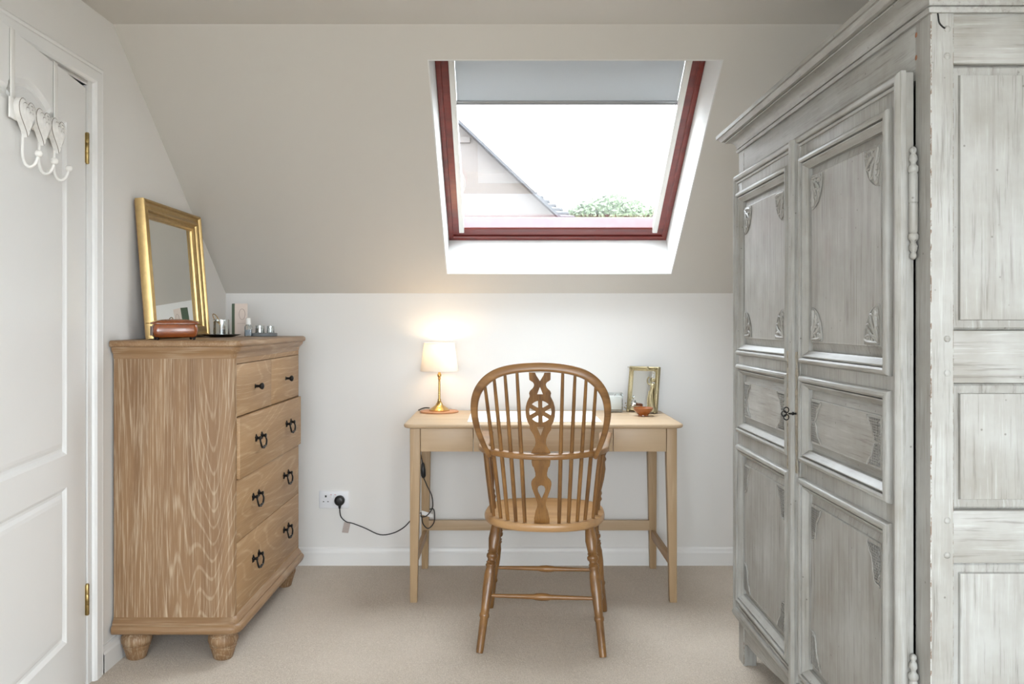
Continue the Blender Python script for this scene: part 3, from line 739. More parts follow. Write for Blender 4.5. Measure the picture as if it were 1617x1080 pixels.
# ------------------------------------------------------------------ desk
DX0, DX1, DY0, DY1, DZ = -0.440, 0.755, 3.655, 4.244, 0.767
DK = thing('desk', 'pale oak writing desk with three drawers under the roof window', 'desk', ((DX0+DX1)/2, (DY0+DY1)/2, 0))
tp = rrect(DX0, DX1, DY0, DY1, 0.035, ('ll', 'lr', 'ur', 'ul'), 6)
dcx, dcy = (DX0+DX1)/2, (DY0+DY1)/2
ins = lambda o: [(p[0]-o*(1 if p[0] > dcx else -1), p[1]-o*(1 if p[1] > dcy else -1)) for p in tp]
m = MB(); m.rings([[(a, b, z) for a, b in ins(o)] for o, z in ((0.010, DZ-0.019), (0.003, DZ-0.016), (0, DZ-0.010), (0, DZ-0.005), (0.002, DZ-0.0015), (0.006, DZ))], True, True)
m.build('table_top', DESKX, DK, smooth=50)
LT = 0.044
lx = (-0.414, 0.729); ly = (3.684, 4.222)            # outer faces of the legs
def desk_leg(sx, sy):
    ox = lx[0] if sx < 0 else lx[1]; oy = ly[0] if sy < 0 else ly[1]
    rg = []
    for z, t in ((0, 0.031), (0.60, LT), (DZ-0.018, LT)):
        xs = (ox, ox-sx*t); ys = (oy, oy-sy*t)
        x0, x1 = min(xs), max(xs); y0, y1 = min(ys), max(ys)
        rg.append([(x0, y0, z), (x1, y0, z), (x1, y1, z), (x0, y1, z)])
    m = MB(); m.rings(rg); return m.build('leg', DESKZ, DK, 0.003)
for sx in (-1, 1):
    for sy in (-1, 1): desk_leg(sx, sy)
z0, z1 = 0.647, DZ-0.0205
xa, xb = lx[0]+LT+0.001, lx[1]-LT-0.001
cuts = [xa, xa+0.226, xb-0.228, xb]
for a, b in zip(cuts, cuts[1:]):
    m = MB(); m.box(a+0.0012, b-0.0012, ly[0]+0.002, ly[0]+0.020, z0, z1); d = m.build('drawer', DESKX, DK, 0.0012)
    m = MB(); m.box(a+0.012, b-0.012, ly[0]+0.020, 4.10, z0+0.012, z1-0.012); m.build('drawer_box', DESKX, d)
m = MB(); m.box(xa, xb, ly[1]-0.030, ly[1]-0.010, z0, DZ-0.0195); m.build('apron', DESKX, DK, 0.001)
for x in (lx[0]+0.012, lx[1]-0.032):
    m = MB(); m.box(x, x+0.020, ly[0]+LT, ly[1]-LT, z0, DZ-0.0195); m.build('apron', DESKY, DK, 0.001)
m = MB(); m.box(lx[0]+0.03, lx[1]-0.03, ly[1]-0.034, ly[1]-0.012, 0.188, 0.236); m.build('stretcher', DESKX, DK, 0.002)
for x in (lx[0]+0.008, lx[1]-0.026):
    m = MB(); m.box(x, x+0.018, ly[0]+0.028, ly[1]-0.028, 0.148, 0.190); m.build('stretcher', DESKY, DK, 0.002)

# ------------------------------------------------------------------ Windsor chair, local frame: front +y, floor z=0
CHR = thing('windsor_armchair', 'wheel back Windsor armchair of honey brown wood facing the desk', 'chair', (0, 0, 0))
def seat_out(k, n=56):
    out = []
    for i in range(n):
        th = 2*PI*i/n; c, s_ = math.cos(th), math.sin(th)
        e = 2/2.35 if s_ < 0 else 2/3.4
        x = 0.235*math.copysign(abs(c)**e, c); y = 0.038+0.240*math.copysign(abs(s_)**(2/2.35 if s_ < 0 else 2/3.0), s_)
        if s_ > 0: x *= 1-0.02*s_; y += 0.010*math.cos(min(1, abs(x)/0.1)*PI/2)
        out.append((x*k, 0.038+(y-0.038)*k))
    return out
rg = []
for k, z in ((0.90, 0.428), (0.965, 0.430), (0.995, 0.438), (1.0, 0.447), (0.995, 0.455), (0.98, 0.460), (0.88, 0.460), (0.84, 0.456), (0.74, 0.450), (0.55, 0.446), (0.30, 0.447), (0.08, 0.449)):
    rg.append([(a, b, z) for a, b in seat_out(k)])
m = MB(); m.rings(rg); m.build('seat', CHAIRY, CHR, smooth=40)
AX, AC, AR = 0.232, -0.025, 0.225
def arm_pt(t):                                       # t in [-1,1], centre line of the arm bow
    L1 = 0.19; LA = PI/2*0.23; tot = L1+LA; s_ = abs(t)*tot; sg = 1 if t > 0 else -1
    if s_ < LA: th = s_/LA*PI/2; return Vector((sg*AX*math.sin(th), AC-AR*math.cos(th), 0.716+0.004*(s_/LA)))
    q = (s_-LA)/L1; return Vector((sg*(AX+0.010*q*q), AC+L1*q, 0.720+0.024*q*q))
m = MB(); m.tube([arm_pt(-1+2*i/48) for i in range(49)], 0.02, 12, up=(0, 0, 1), flat=lambda t: (0.0115, 0.020+0.008*max(0, abs(2*t-1)-0.75)*4*0.8))
m.build('arm_bow', CHAIRX, CHR, smooth=50)
BW = [(0.705, 0.197), (0.75, 0.214), (0.80, 0.229), (0.85, 0.2375), (0.89, 0.2385), (0.93, 0.232), (0.965, 0.216), (0.995, 0.190), (1.018, 0.155), (1.032, 0.112), (1.040, 0.060)]
by = lambda z: lerp([(0.46, -0.16), (0.70, -0.165), (0.76, -0.205), (0.85, -0.255), (0.95, -0.298), (1.05, -0.328)], z)
pts = [(-x, by(z), z) for z, x in BW]+[(0, by(1.043), 1.043)]+[(x, by(z), z) for z, x in BW[::-1]]
m = MB(); m.tube(smoothpath(pts, 4), 0.014, 12, flat=lambda t: (0.012, 0.0085+0.0075*min(1, 3.2*min(t, 1-t)*1.0)), up=(0, 1, -0.25))
m.build('back_bow', CHAIRX, CHR, smooth=50)
def bow_z(x):                                        # height of the bow's centre line above a half width
    x = abs(x); top = [(0, 1.043)]+[(b, a) for a, b in BW[::-1] if a > 0.88]
    return lerp(top, x)
for sx in (-1, 1):
    for xs, xa_, xt in ((0.158, 0.181, 0.197), (0.129, 0.147, 0.163), (0.097, 0.110, 0.124), (0.063, 0.071, 0.081)):
        ys = 0.038-0.212*(max(0, 1-(xs/0.205)**2.2))**0.45
        ya = AC-AR*math.sqrt(max(0, 1-(xa_/AX)**2)); zt = bow_z(xt)-0.006
        P = smoothpath([(sx*xs, ys, 0.452), (sx*xa_, ya, 0.716), (sx*xt, by(zt), zt)], 10)
        m = MB(); m.tube(P, lambda t: 0.0068+0.0022*math.sin(PI*t)**0.8*(1-0.4*t)-0.0012*t, 8)
        m.build('spindle', CHAIRZ, CHR, smooth=60)
    for (xs, ys, xa_, ya) in ((0.188, -0.078, 0.214, -0.112), (0.200, -0.020, 0.228, -0.050)):
        m = MB(); m.tube([Vector((sx*xs, ys, 0.452)).lerp(Vector((sx*xa_, ya, 0.716)), i/8) for i in range(9)], lambda t: 0.0064+0.0020*math.sin(PI*t), 8)
        m.build('spindle', CHAIRZ, CHR, smooth=60)
    m = MB(); m.lathe_axis((sx*0.205, 0.07, 0.452), (sx*0.236, 0.115, 0.728), [(0, 0.009), (0.05, 0.012), (0.14, 0.010), (0.18, 0.015), (0.22, 0.010), (0.26, 0.013), (0.30, 0.009), (0.45, 0.015), (0.60, 0.017), (0.70, 0.012), (0.74, 0.016), (0.78, 0.010), (0.84, 0.015), (0.90, 0.010), (1, 0.009)], 12)
    m.build('arm_support', CHAIRZ, CHR, smooth=60)
# pierced wheel splat
def sz(zy):                                          # height of a row of the splat
    z = 1.2-(570+zy/4-509)/1360*3.06
    for _ in range(4): z = 1.2-(570+zy/4-509)/1360*(3.354+sy_(z))
    return z
sy_ = lambda z: -0.172-0.262*(z-0.455)
K = 0.25/1360*3.08
rows = [(72, 68), (118, 66), (124, 60), (134, 44), (146, 37), (158, 38), (170, 44), (182, 56), (190, 64), (204, 69), (216, 66), (226, 66), (240, 74), (262, 84), (290, 91), (320, 93), (350, 91), (378, 84), (398, 74), (408, 68), (420, 69), (434, 66), (448, 56), (466, 45), (490, 36), (515, 33), (536, 38), (556, 50), (568, 58), (580, 61), (606, 61), (640, 60), (662, 56), (672, 47), (690, 42), (706, 38), (724, 37), (736, 42), (748, 56), (762, 64), (780, 65), (806, 60), (832, 50), (862, 39), (890, 29), (908, 27), (926, 31), (944, 39), (966, 44), (984, 47), (992, 50), (1034, 50)]
outl = [(w_*K, sz(y)) for y, w_ in rows]+[(-w_*K, sz(y)) for y, w_ in rows[::-1]]
def hole(pts): return [(x*K, sz(y)) for x, y in pts]
holes = [hole([(-29, 74), (29, 74), (22, 92), (0, 127), (-22, 92)]), hole([(0, 164), (9, 186), (18, 210), (-18, 210), (-9, 186)]),
         hole([(-21, 416), (21, 416), (10, 445), (0, 472), (-10, 445)]),
         hole([(0, 870), (-10, 848), (-22, 824), (-25, 806), (-18, 790), (0, 783), (18, 790), (25, 806), (22, 824), (10, 848)])]
for k in range(6):                                   # openings between the six spokes
    a0, a1 = 90+60*k+11, 90+60*(k+1)-11
    inner = [(30*math.cos(math.radians(t)), 320-30*math.sin(math.radians(t))) for t in (a0+14, (a0+a1)/2, a1-14)]
    outer = [(70*math.cos(math.radians(a0+(a1-a0)*i/6)), 320-70*math.sin(math.radians(a0+(a1-a0)*i/6))) for i in range(7)]
    holes.append(hole(inner[::1]+outer[::-1]))
vs_, fs_ = curve_plate([outl]+holes, 0.005)
m = MB(); m.add([(p.x, sy_(p.y)+p.z, p.y) for p in vs_], fs_)
m.build('wheel_splat', CHAIRZ, CHR, 0.0009, 1)
LEGP = [(0, 0.0125), (0.03, 0.014), (0.26, 0.0150), (0.275, 0.0185), (0.29, 0.0185), (0.305, 0.0155), (0.36, 0.0165), (0.50, 0.0205), (0.60, 0.0205), (0.655, 0.0165), (0.665, 0.020), (0.675, 0.020), (0.685, 0.0165), (0.695, 0.0195), (0.705, 0.015), (0.72, 0.015), (0.735, 0.021), (0.755, 0.0215), (0.77, 0.016), (0.78, 0.0195), (0.79, 0.0165), (0.82, 0.0185), (0.88, 0.0225), (0.95, 0.0195), (1, 0.016)]
feet = {}
for sx in (-1, 1):
    for yb, yt, xb_, xt in ((-0.25, -0.105, 0.223, 0.176), (0.25, 0.175, 0.238, 0.188)):
        a, b = Vector((sx*xb_, yb, 0)), Vector((sx*xt, yt, 0.436)); feet[(sx, yb > 0)] = (a, b)
        m = MB(); m.lathe_axis(a, b, LEGP, 14); m.build('leg', CHAIRZ, CHR, smooth=60)
at = lambda key, z: feet[key][0].lerp(feet[key][1], z/0.436)
SP = [(0, 0.0065), (0.25, 0.0085), (0.42, 0.010), (0.45, 0.013), (0.5, 0.0145), (0.55, 0.013), (0.58, 0.010), (0.75, 0.0085), (1, 0.0065)]
for a, b in ((at((-1, False), 0.19), at((1, False), 0.19)), (at((-1, True), 0.178), at((1, True), 0.178)), (at((-1, False), 0.135), at((-1, True), 0.135)), (at((1, False), 0.135), at((1, True), 0.135))):
    m = MB(); m.lathe_axis(a, b, SP, 10); m.build('stretcher', CHAIRX, CHR, smooth=60)
CHR.location = (0.146, 3.354, 0); CHR.rotation_euler = (0, 0, math.radians(-5.2))

# ------------------------------------------------------------------ lamp and what stands on the desk
LX, LY = -0.324, 4.148
CO = MB(); CO.lathe([(DZ, 0.088), (DZ+0.001, 0.092), (DZ+0.007, 0.092), (DZ+0.008, 0.090), (DZ+0.0081, 0.0)], (LX, LY, 0), 40)
tag(CO.build('coaster', CORK), 'round tan wooden coaster under the table lamp', 'coaster')
LZ = DZ+0.0083
LM = thing('table_lamp', 'lit brass table lamp with cream tapered shade on the desk', 'lamp', (LX, LY, LZ))
m = MB(); m.lathe([(LZ, 0.050), (LZ+0.004, 0.0505), (LZ+0.006, 0.047), (LZ+0.012, 0.041), (LZ+0.016, 0.034), (LZ+0.026, 0.020), (LZ+0.040, 0.0115), (LZ+0.050, 0.0075), (LZ+0.054, 0.0085), (LZ+0.058, 0.006)], (LX, LY, 0), 32)
m.build('base', BRASS, LM, smooth=50)
m = MB(); m.lathe([(LZ+0.055, 0.006), (LZ+0.14, 0.0052), (LZ+0.150, 0.0052), (LZ+0.152, 0.0075), (LZ+0.156, 0.0075), (LZ+0.158, 0.0055), (LZ+0.166, 0.0095), (LZ+0.173, 0.0100), (LZ+0.180, 0.006), (LZ+0.186, 0.006), (LZ+0.189, 0.010), (LZ+0.193, 0.010), (LZ+0.20, 0.008), (LZ+0.235, 0.008)], (LX, LY, 0), 18)
m.build('stem', BRASS, LM, smooth=50)
m = MB(); m.lathe([(0.966, 0.0915), (1.101, 0.0735)], (LX, LY, 0), 48, cap=False); m.lathe([(1.101, 0.0725), (0.966, 0.0905)], (LX, LY, 0), 48, cap=False)
m.tube([(LX+0.0912*math.cos(t*PI/24), LY+0.0912*math.sin(t*PI/24), 0.967) for t in range(49)], 0.0014, 6); m.tube([(LX+0.0732*math.cos(t*PI/24), LY+0.0732*math.sin(t*PI/24), 1.100) for t in range(49)], 0.0014, 6)
m.build('lamp_shade', SHADE, LM, smooth=60)
m = MB()
for t in range(3): m.tube([(LX, LY, 0.985), (LX+0.089*math.cos(t*2*PI/3), LY+0.089*math.sin(t*2*PI/3), 0.970)], 0.0012, 5)
m.build('shade_carrier', BRASS, LM)
m = MB(); m.lathe([(1.005, 0.010), (1.02, 0.014), (1.035, 0.021), (1.048, 0.023), (1.060, 0.019), (1.068, 0.009), (1.070, 0.001)], (LX, LY, 0), 16)
m.build('bulb', emit('warm_bulb', (1.0, 0.74, 0.46, 1), 9.0), LM, smooth=60)
ld = bpy.data.lights.new('lamp_light', 'POINT'); ld.color = (1.0, 0.72, 0.44); ld.energy = 2.0; ld.shadow_soft_size = 0.03
lo = bpy.data.objects.new('lamp_light', ld); C.objects.link(lo); lo.parent = LM; lo.location = (0, -0.01, 1.062-LZ)
# cord: over the back of the desk, down behind the leg, looped, across the wall to the plug
YW = YB-0.012
cordp = [(LX-0.048, LY+0.006, LZ+0.012), (LX-0.075, LY+0.03, LZ+0.010), (LX-0.105, LY+0.07, DZ+0.004), (LX-0.108, 4.2500, DZ-0.003), (LX-0.106, 4.2535, 0.72), (-0.428, 4.240, 0.650), (-0.424, 4.190, 0.590), (-0.410, 4.152, 0.545), (-0.403, 4.148, 0.510)]
c2 = [(-0.401, 4.148, 0.455), (-0.384, 4.148, 0.415), (-0.363, 4.148, 0.372), (-0.356, 4.150, 0.335), (-0.360, 4.160, 0.300), (-0.385, 4.150, 0.268), (-0.412, 4.158, 0.262), (-0.413, 4.20, 0.268), (-0.395, 4.236, 0.274), (-0.362, 4.238, 0.282), (-0.351, 4.20, 0.262), (-0.352, 4.155, 0.232), (-0.378, 4.146, 0.208), (-0.404, 4.155, 0.230), (-0.415, 4.20, 0.262), (-0.425, 4.235, 0.262), (-0.46, YW, 0.238), (-0.505, YW, 0.190), (-0.560, YW, 0.160), (-0.625, YW, 0.152), (-0.70, YW, 0.185), (-0.76, YW, 0.208), (-0.792, YW, 0.216), (-0.818, YW+0.002, 0.240), (-0.823, YW-0.004, 0.275), (-0.8215, YW-0.012, 0.295)]
m = MB(); m.tube(smoothpath(cordp, 5), 0.0027, 7); m.tube(smoothpath(c2, 5), 0.0027, 7)
cord = m.build('power_cord', BLACK, LM, smooth=60); cord['label'] = 'black lamp cord'
m = MB(); m.lathe_axis((-0.404, 4.148, 0.525), (-0.400, 4.148, 0.450), [(0, 0.004), (0.1, 0.008), (0.5, 0.012), (0.85, 0.012), (0.95, 0.008), (1, 0.004)], 10); m.build('inline_switch', BLACK, cord, smooth=60)
m = MB(); px_, pz_ = -0.8215, 0.3235
m.lathe_axis((px_, YB-0.0105, pz_), (px_, YB-0.045, pz_), [(0, 0.0225), (0.5, 0.0255), (0.8, 0.0245), (0.94, 0.020), (1, 0.012)], 24)
m.lathe_axis((px_, YB-0.022, pz_-0.02), (px_-0.0005, YB-0.024, 0.283), [(0, 0.010), (0.5, 0.007), (1, 0.0042)], 10)
o = m.build('plug', BLACK, cord, smooth=50); o['label'] = 'round black plug'
m = MB(); q = Vector((-0.800, YW-0.001, 0.216)); e1 = Vector((0.030, 0.003, -0.004)); e2 = Vector((-0.012, 0.0, -0.052)); nn = Vector((0, -0.0012, 0))
m.add([q+nn*k+e for k in (0, 1) for e in (Vector((0, 0, 0)), e1, e1+e2, e2)], [(0, 1, 2, 3), (7, 6, 5, 4), (0, 4, 5, 1), (1, 5, 6, 2), (2, 6, 7, 3), (3, 7, 4, 0)])
o = m.build('cord_tag', TAG, cord, smooth=0); o['label'] = 'crumpled printed tag on the cord'
m = MB(); m.boxf(lambda a, b, c: Vector((a, b, c+(a+0.41)*-0.3)), -0.412, -0.358, 4.172, 4.176, 0.268, 0.288); o = m.build('cable_tie', PAPER, cord, 0.001); o['label'] = 'white tie band round the desk leg'

SK = thing('wall_socket', 'white double power socket on the knee wall', 'power socket', (-0.853, YB, 0.281))
m = MB(); m.box(-0.9265, -0.7795, YB-0.010, YB, 0.281, 0.367); m.build('face_plate', PLATE, SK, 0.004, 3)
for cx_ in (-0.893, -0.8215):
    m = MB()
    m.box(cx_-0.004, cx_+0.004, YB-0.0108, YB-0.009, 0.336, 0.346)
    for s_ in (-1, 1): m.box(cx_+s_*0.011-0.0035, cx_+s_*0.011+0.0035, YB-0.0108, YB-0.009, 0.313, 0.317)
    m.build('pin_slots', DARK, SK)
for cx_ in (-0.866, -0.846):
    m = MB(); m.box(cx_-0.006, cx_+0.006, YB-0.0145, YB-0.009, 0.334, 0.352); m.build('rocker_switch', PLATE, SK, 0.0015)
    m = MB(); m.box(cx_-0.004, cx_+0.004, YB-0.0150, YB-0.0140, 0.349, 0.3510); m.build('switch_mark', PLUGR, SK)
for cx_ in (-0.9125, -0.7935):
    m = MB(); m.lathe_axis((cx_, YB-0.009, 0.324), (cx_, YB-0.0112, 0.324), [(0, 0.0035), (0.8, 0.0035), (1, 0.002)], 10); m.build('screw', PLATE, SK)

# writing pad
m = MB(); m.box(-0.170, 0.412, 3.732, 4.175, DZ, DZ+0.003); tag(m.build('desk_pad', PAPER, bevel=0.0008), 'large white paper pad lying on the desk behind the chair', 'desk pad')
# candle in a square glass
CAX, CAY = 0.522, 4.165
CA = thing('glass_candle', 'white candle in a square clear glass beside the small gold mirror', 'candle', (CAX, CAY, DZ))
def rsq(hw, r, n=5): return [(CAX+a, CAY+b) for a, b in rrect(-hw, hw, -hw, hw, r, ('ll', 'lr', 'ur', 'ul'), n)]
m = MB(); m.rings([[(a, b, z) for a, b in rsq(h, r)] for h, r, z in ((0.030, 0.010, DZ), (0.0355, 0.012, DZ+0.004), (0.037, 0.012, DZ+0.012), (0.0375, 0.012, DZ+0.092), (0.0355, 0.010, DZ+0.092), (0.0345, 0.010, DZ+0.014), (0.029, 0.008, DZ+0.010))], True, True)
m.build('glass_holder', CLEAR, CA, smooth=50)
m = MB(); m.rings([[(a, b, z) for a, b in rsq(h, 0.009)] for h, z in ((0.031, DZ+0.015), (0.033, DZ+0.018), (0.033, DZ+0.074), (0.031, DZ+0.077), (0.02, DZ+0.076))], True, True)
m.build('wax', WAX, CA, smooth=40)
m = MB(); m.tube([(CAX, CAY, DZ+0.074), (CAX+0.001, CAY, DZ+0.080), (CAX+0.003, CAY, DZ+0.086)], 0.001, 5); m.build('wick', DARK, CA)
# amber bowl
BX, BY = 0.632, 3.985
m = MB(); m.lathe([(DZ, 0.0225), (DZ+0.001, 0.024), (DZ+0.006, 0.0235), (DZ+0.008, 0.026), (DZ+0.020, 0.037), (DZ+0.034, 0.0468), (DZ+0.038, 0.0475), (DZ+0.039, 0.0455), (DZ+0.034, 0.043), (DZ+0.020, 0.032), (DZ+0.012, 0.018), (DZ+0.011, 0.0005)], (BX, BY, 0), 36)
tag(m.build('small_bowl', AMBER, smooth=50), 'small amber glazed footed bowl in front of the gold mirror', 'bowl')
# ornate standing mirror, local: x along width, z up, front -y, base at z=0
SM = thing('standing_mirror', 'small ornate gold mirror with a draped figure leaning on the desk', 'mirror', (0, 0, 0))
MWd, MHt = 0.158, 0.222
fy = lambda a, b, h: Vector((a, -h, b))
m = MB(); m.sweep([(-MWd/2, 0.004), (MWd/2, 0.004), (MWd/2, MHt), (-MWd/2, MHt)], [(0, -0.008), (0, 0.006), (0.003, 0.010), (0.007, 0.011), (0.010, 0.007), (0.013, 0.006), (0.016, 0.009), (0.019, 0.007), (0.021, 0.002), (0.021, -0.008)], fy)
m.build('frame', GILTD, SM, smooth=50)
m = MB(); m.box(-MWd/2+0.015, MWd/2-0.015, 0.000, 0.002, 0.019, MHt-0.015); m.build('mirror_glass', MIRROR, SM, smooth=0)
m = MB(); m.box(-MWd/2+0.004, MWd/2-0.004, 0.003, 0.009, 0.006, MHt-0.004); m.build('back_board', DARK, SM)
m = MB()                                              # woman in a long robe along the right hand side
X0 = MWd/2-0.030
m.tube(smoothpath([(X0+0.014, -0.012, 0.004), (X0+0.006, -0.015, 0.035), (X0-0.002, -0.016, 0.070), (X0+0.002, -0.016, 0.100), (X0+0.006, -0.016, 0.124), (X0+0.006, -0.015, 0.142)], 5), lambda t: lerp([(0, 0.021), (0.25, 0.017), (0.5, 0.0135), (0.66, 0.010), (0.78, 0.0125), (0.9, 0.0105), (1, 0.004)], t), 10)
m.ball((X0+0.006, -0.017, 0.156), 0.0095, 10, sc=(0.9, 0.9, 1.15)); m.ball((X0+0.011, -0.014, 0.160), 0.008, 8)
m.tube(smoothpath([(X0-0.004, -0.018, 0.134), (X0-0.017, -0.020, 0.140), (X0-0.022, -0.018, 0.158), (X0-0.016, -0.014, 0.172)], 5), 0.0034, 6)
m.tube(smoothpath([(X0+0.015, -0.018, 0.134), (X0+0.022, -0.020, 0.112), (X0+0.024, -0.020, 0.090)], 5), 0.0036, 6)
for k in range(4): m.tube(smoothpath([(X0-0.006+0.006*k, -0.026, 0.105-0.004*k), (X0-0.010+0.008*k, -0.029, 0.060), (X0-0.004+0.010*k, -0.030, 0.010)], 4), 0.0022, 5)
o = m.build('figure', GILTD, SM, smooth=60); o['label'] = 'golden figure of a robed woman'
m = MB()                                              # flower sprays on corners and feet
rnd = random.Random(3)
for cx_, cz_, n_, sp in ((-MWd/2+0.010, 0.030, 16, 0.017), (-MWd/2+0.012, 0.065, 8, 0.010), (MWd/2-0.016, MHt-0.013, 18, 0.014), (-MWd/2+0.010, MHt-0.012, 10, 0.010), (0.02, MHt-0.011, 8, 0.008)):
    for _ in range(n_): m.ball((cx_+rnd.gauss(0, sp*0.55), -0.010-rnd.random()*0.005, cz_+rnd.gauss(0, sp*0.55)), rnd.uniform(0.0026, 0.0048), 6)
for sx in (-1, 1): m.lathe_axis((sx*(MWd/2-0.010), -0.008, 0.0), (sx*(MWd/2-0.010), -0.008, 0.014), [(0, 0.006), (0.4, 0.009), (1, 0.006)], 8)
m.build('flower_ornament', GILTD, SM, smooth=60)
m = MB(); m.ball((-MWd/2+0.031, -0.008, 0.043), 0.016, 10, sc=(0.75, 0.3, 1.2)); o = m.build('lily', SILVER, SM, smooth=60); o['label'] = 'pale silver lily flower'
m = MB(); m.boxf(lambda a, b, c: Vector((a, b+0.009+(0.13-c)*0.32, c)), -0.022, 0.022, 0, 0.003, 0.009, 0.13); m.build('easel_leg', DARK, SM)
ang = math.atan2(-0.088, 0.128)                       # right edge nearer
SM.location = (0.648, 4.130, DZ); SM.rotation_euler = (math.radians(-9), 0, ang)

# ------------------------------------------------------------------ on the chest of drawers
TZ = 1.137
# gilt mirror leaning on the wall, local: x along width, front -y
GM = thing('gilt_mirror', 'rectangular gilt framed mirror leaning against the left wall on the chest', 'mirror', (0, 0, 0))
GW, GH = 0.60, 0.525
m = MB(); m.sweep([(-GW/2, 0), (GW/2, 0), (GW/2, GH), (-GW/2, GH)],
    [(0, -0.004), (0, 0.026), (0.003, 0.030), (0.008, 0.031), (0.011, 0.027), (0.013, 0.020), (0.020, 0.018), (0.027, 0.021), (0.034, 0.026), (0.040, 0.026), (0.044, 0.022), (0.046, 0.015), (0.051, 0.013), (0.054, 0.016), (0.057, 0.013), (0.060, 0.009), (0.066, 0.006), (0.068, 0.000), (0.068, -0.004)], fy)
m.build('frame', GILT, GM, smooth=40)
m = MB(); m.box(-GW/2+0.06, GW/2-0.06, 0.0, 0.003, 0.06, GH-0.06); m.build('mirror_glass', MIRROR, GM, smooth=0)
m = MB(); m.box(-GW/2+0.004, GW/2-0.004, 0.004, 0.008, 0.004, GH-0.004); m.build('back_board', CHEST, GM)
GM.location = (-1.334, 3.495, TZ+0.001); GM.rotation_euler = (math.radians(-4.6), 0, math.radians(90))

# burr box
BB = thing('trinket_box', 'small polished burr wood box with overhanging lid on tiny feet', 'box', (0, 0, 0))
bo = [(a*1.0, b) for a, b in rrect(-0.074, 0.074, -0.042, 0.042, 0.016, ('ll', 'lr', 'ur', 'ul'), 5)]
def bring(k, z, ad=0.0): return [(a*k+math.copysign(ad, a), b*k+math.copysign(ad, b), z) for a, b in bo]
m = MB(); m.rings([bring(0.90, 0.009), bring(0.97, 0.013), bring(1.03, 0.025), bring(1.04, 0.036), bring(1.0, 0.050), bring(0.97, 0.055)], True, True)
m.build('box_body', BURR, BB, smooth=50)
m = MB(); m.rings([bring(0.99, 0.056), bring(1.07, 0.057), bring(1.08, 0.060), bring(1.06, 0.063), bring(0.92, 0.068), bring(0.6, 0.073), bring(0.2, 0.075)], True, True)
m.build('lid', BURR, BB, smooth=50)
m = MB(); m.box(-0.0795, -0.0765, -0.026, 0.026, 0.016, 0.050); o = m.build('end_plate', BOXEND, BB, 0.001); o['label'] = 'grey end panel'
for a in (-0.062, 0.062):
    for b in (-0.032, 0.032):
        m = MB(); m.lathe([(0, 0.003), (0.003, 0.0055), (0.007, 0.0045), (0.010, 0.006)], (a, b, 0), 8); m.build('foot', IRON, BB)
m = MB(); m.tube(smoothpath([(-0.088, -0.012, 0.060), (-0.098, 0, 0.0605), (-0.088, 0.012, 0.060)], 5), 0.0016, 6); m.build('lid_ring', BRASS, BB)
BB.location = (-1.205, 3.125, TZ); BB.rotation_euler = (0, 0, math.radians(30))

# dark plate with glass, silver and brass things
PX, PY = -1.222, 3.690
m = MB(); m.lathe([(TZ, 0.046), (TZ+0.002, 0.050), (TZ+0.006, 0.068), (TZ+0.010, 0.080), (TZ+0.0115, 0.0815), (TZ+0.012, 0.080), (TZ+0.008, 0.066), (TZ+0.0045, 0.048), (TZ+0.004, 0.001)], (PX, PY, 0), 40)
tag(m.build('dark_plate', plain('black_lacquer', (0.012, 0.012, 0.013, 1), 0.22), smooth=50), 'low black plate holding the tumbler on the chest', 'plate')
PZ_ = TZ+0.0046
def glass_cyl(name, x, y, z, r, h, label, cat, th=0.002):
    m = MB(); m.lathe([(z, r*0.92), (z+0.002, r*0.98), (z+0.006, r), (z+h, r), (z+h+0.0005, r-th/2), (z+h, r-th), (z+0.008, r-th), (z+0.007, 0.0005)], (x, y, 0), 28)
    return tag(m.build(name, CLEAR, smooth=50), label, cat)
glass_cyl('glass_tumbler', PX+0.004, PY-0.012, PZ_, 0.034, 0.070, 'clear glass tumbler on the black plate', 'tumbler')
m = MB(); m.lathe([(PZ_+0.009, 0.0105), (PZ_+0.010, 0.0115), (PZ_+0.060, 0.0115), (PZ_+0.0605, 0.0122), (PZ_+0.069, 0.0122), (PZ_+0.072, 0.010), (PZ_+0.0725, 0.001)], (PX+0.012, PY-0.022, 0), 20)
tag(m.build('silver_canister', SILVER, smooth=50), 'shiny silver cylinder standing in the tumbler', 'canister')
m = MB()
A = Vector((PX+0.018, PY-0.004, PZ_+0.012)); B = Vector((PX-0.030, PY-0.012, PZ_+0.092))
dr = (B-A).normalized(); sd = Vector((0.2, 0.9, 0.1)).cross(dr).normalized()
for s_ in (-1, 1): m.tube([A, A.lerp(B, 0.62)+sd*0.002*s_], 0.0016, 6)
lc = A.lerp(B, 0.80)
m.tube([lc+dr*0.021*math.cos(t*PI/10)+sd*0.0085*math.sin(t*PI/10) for t in range(21)], 0.0017, 6)
tag(m.build('brass_tongs', BRASS, smooth=60), 'brass looped tongs leaning in the tumbler', 'tongs')
# tall carton behind
CB = thing('carton', 'slim blush and green carton with oval print at the back of the chest', 'carton', (0, 0, 0))
m = MB(); m.box(-0.030, 0.030, -0.018, 0.018, 0, 0.148); m.f = m.f; m.fm = [0, 0, 0, 0, 1, 1]; m.build('carton_body', [BEIGE, GREEN], CB, 0.0006, 1, 0)
m = MB(); m.tube([(0.004+0.014*math.sin(t*PI/14)*(1 if t < 29 else 1), -0.0183, 0.100+0.024*math.cos(t*PI/14)) for t in range(29)], 0.0008, 5); m.tube([(-0.018, -0.0183, 0.058), (0.022, -0.0183, 0.058)], 0.0006, 5); m.build('print', INK, CB)
CB.location = (-1.210, 3.905, TZ); CB.rotation_euler = (0, 0, math.radians(38))
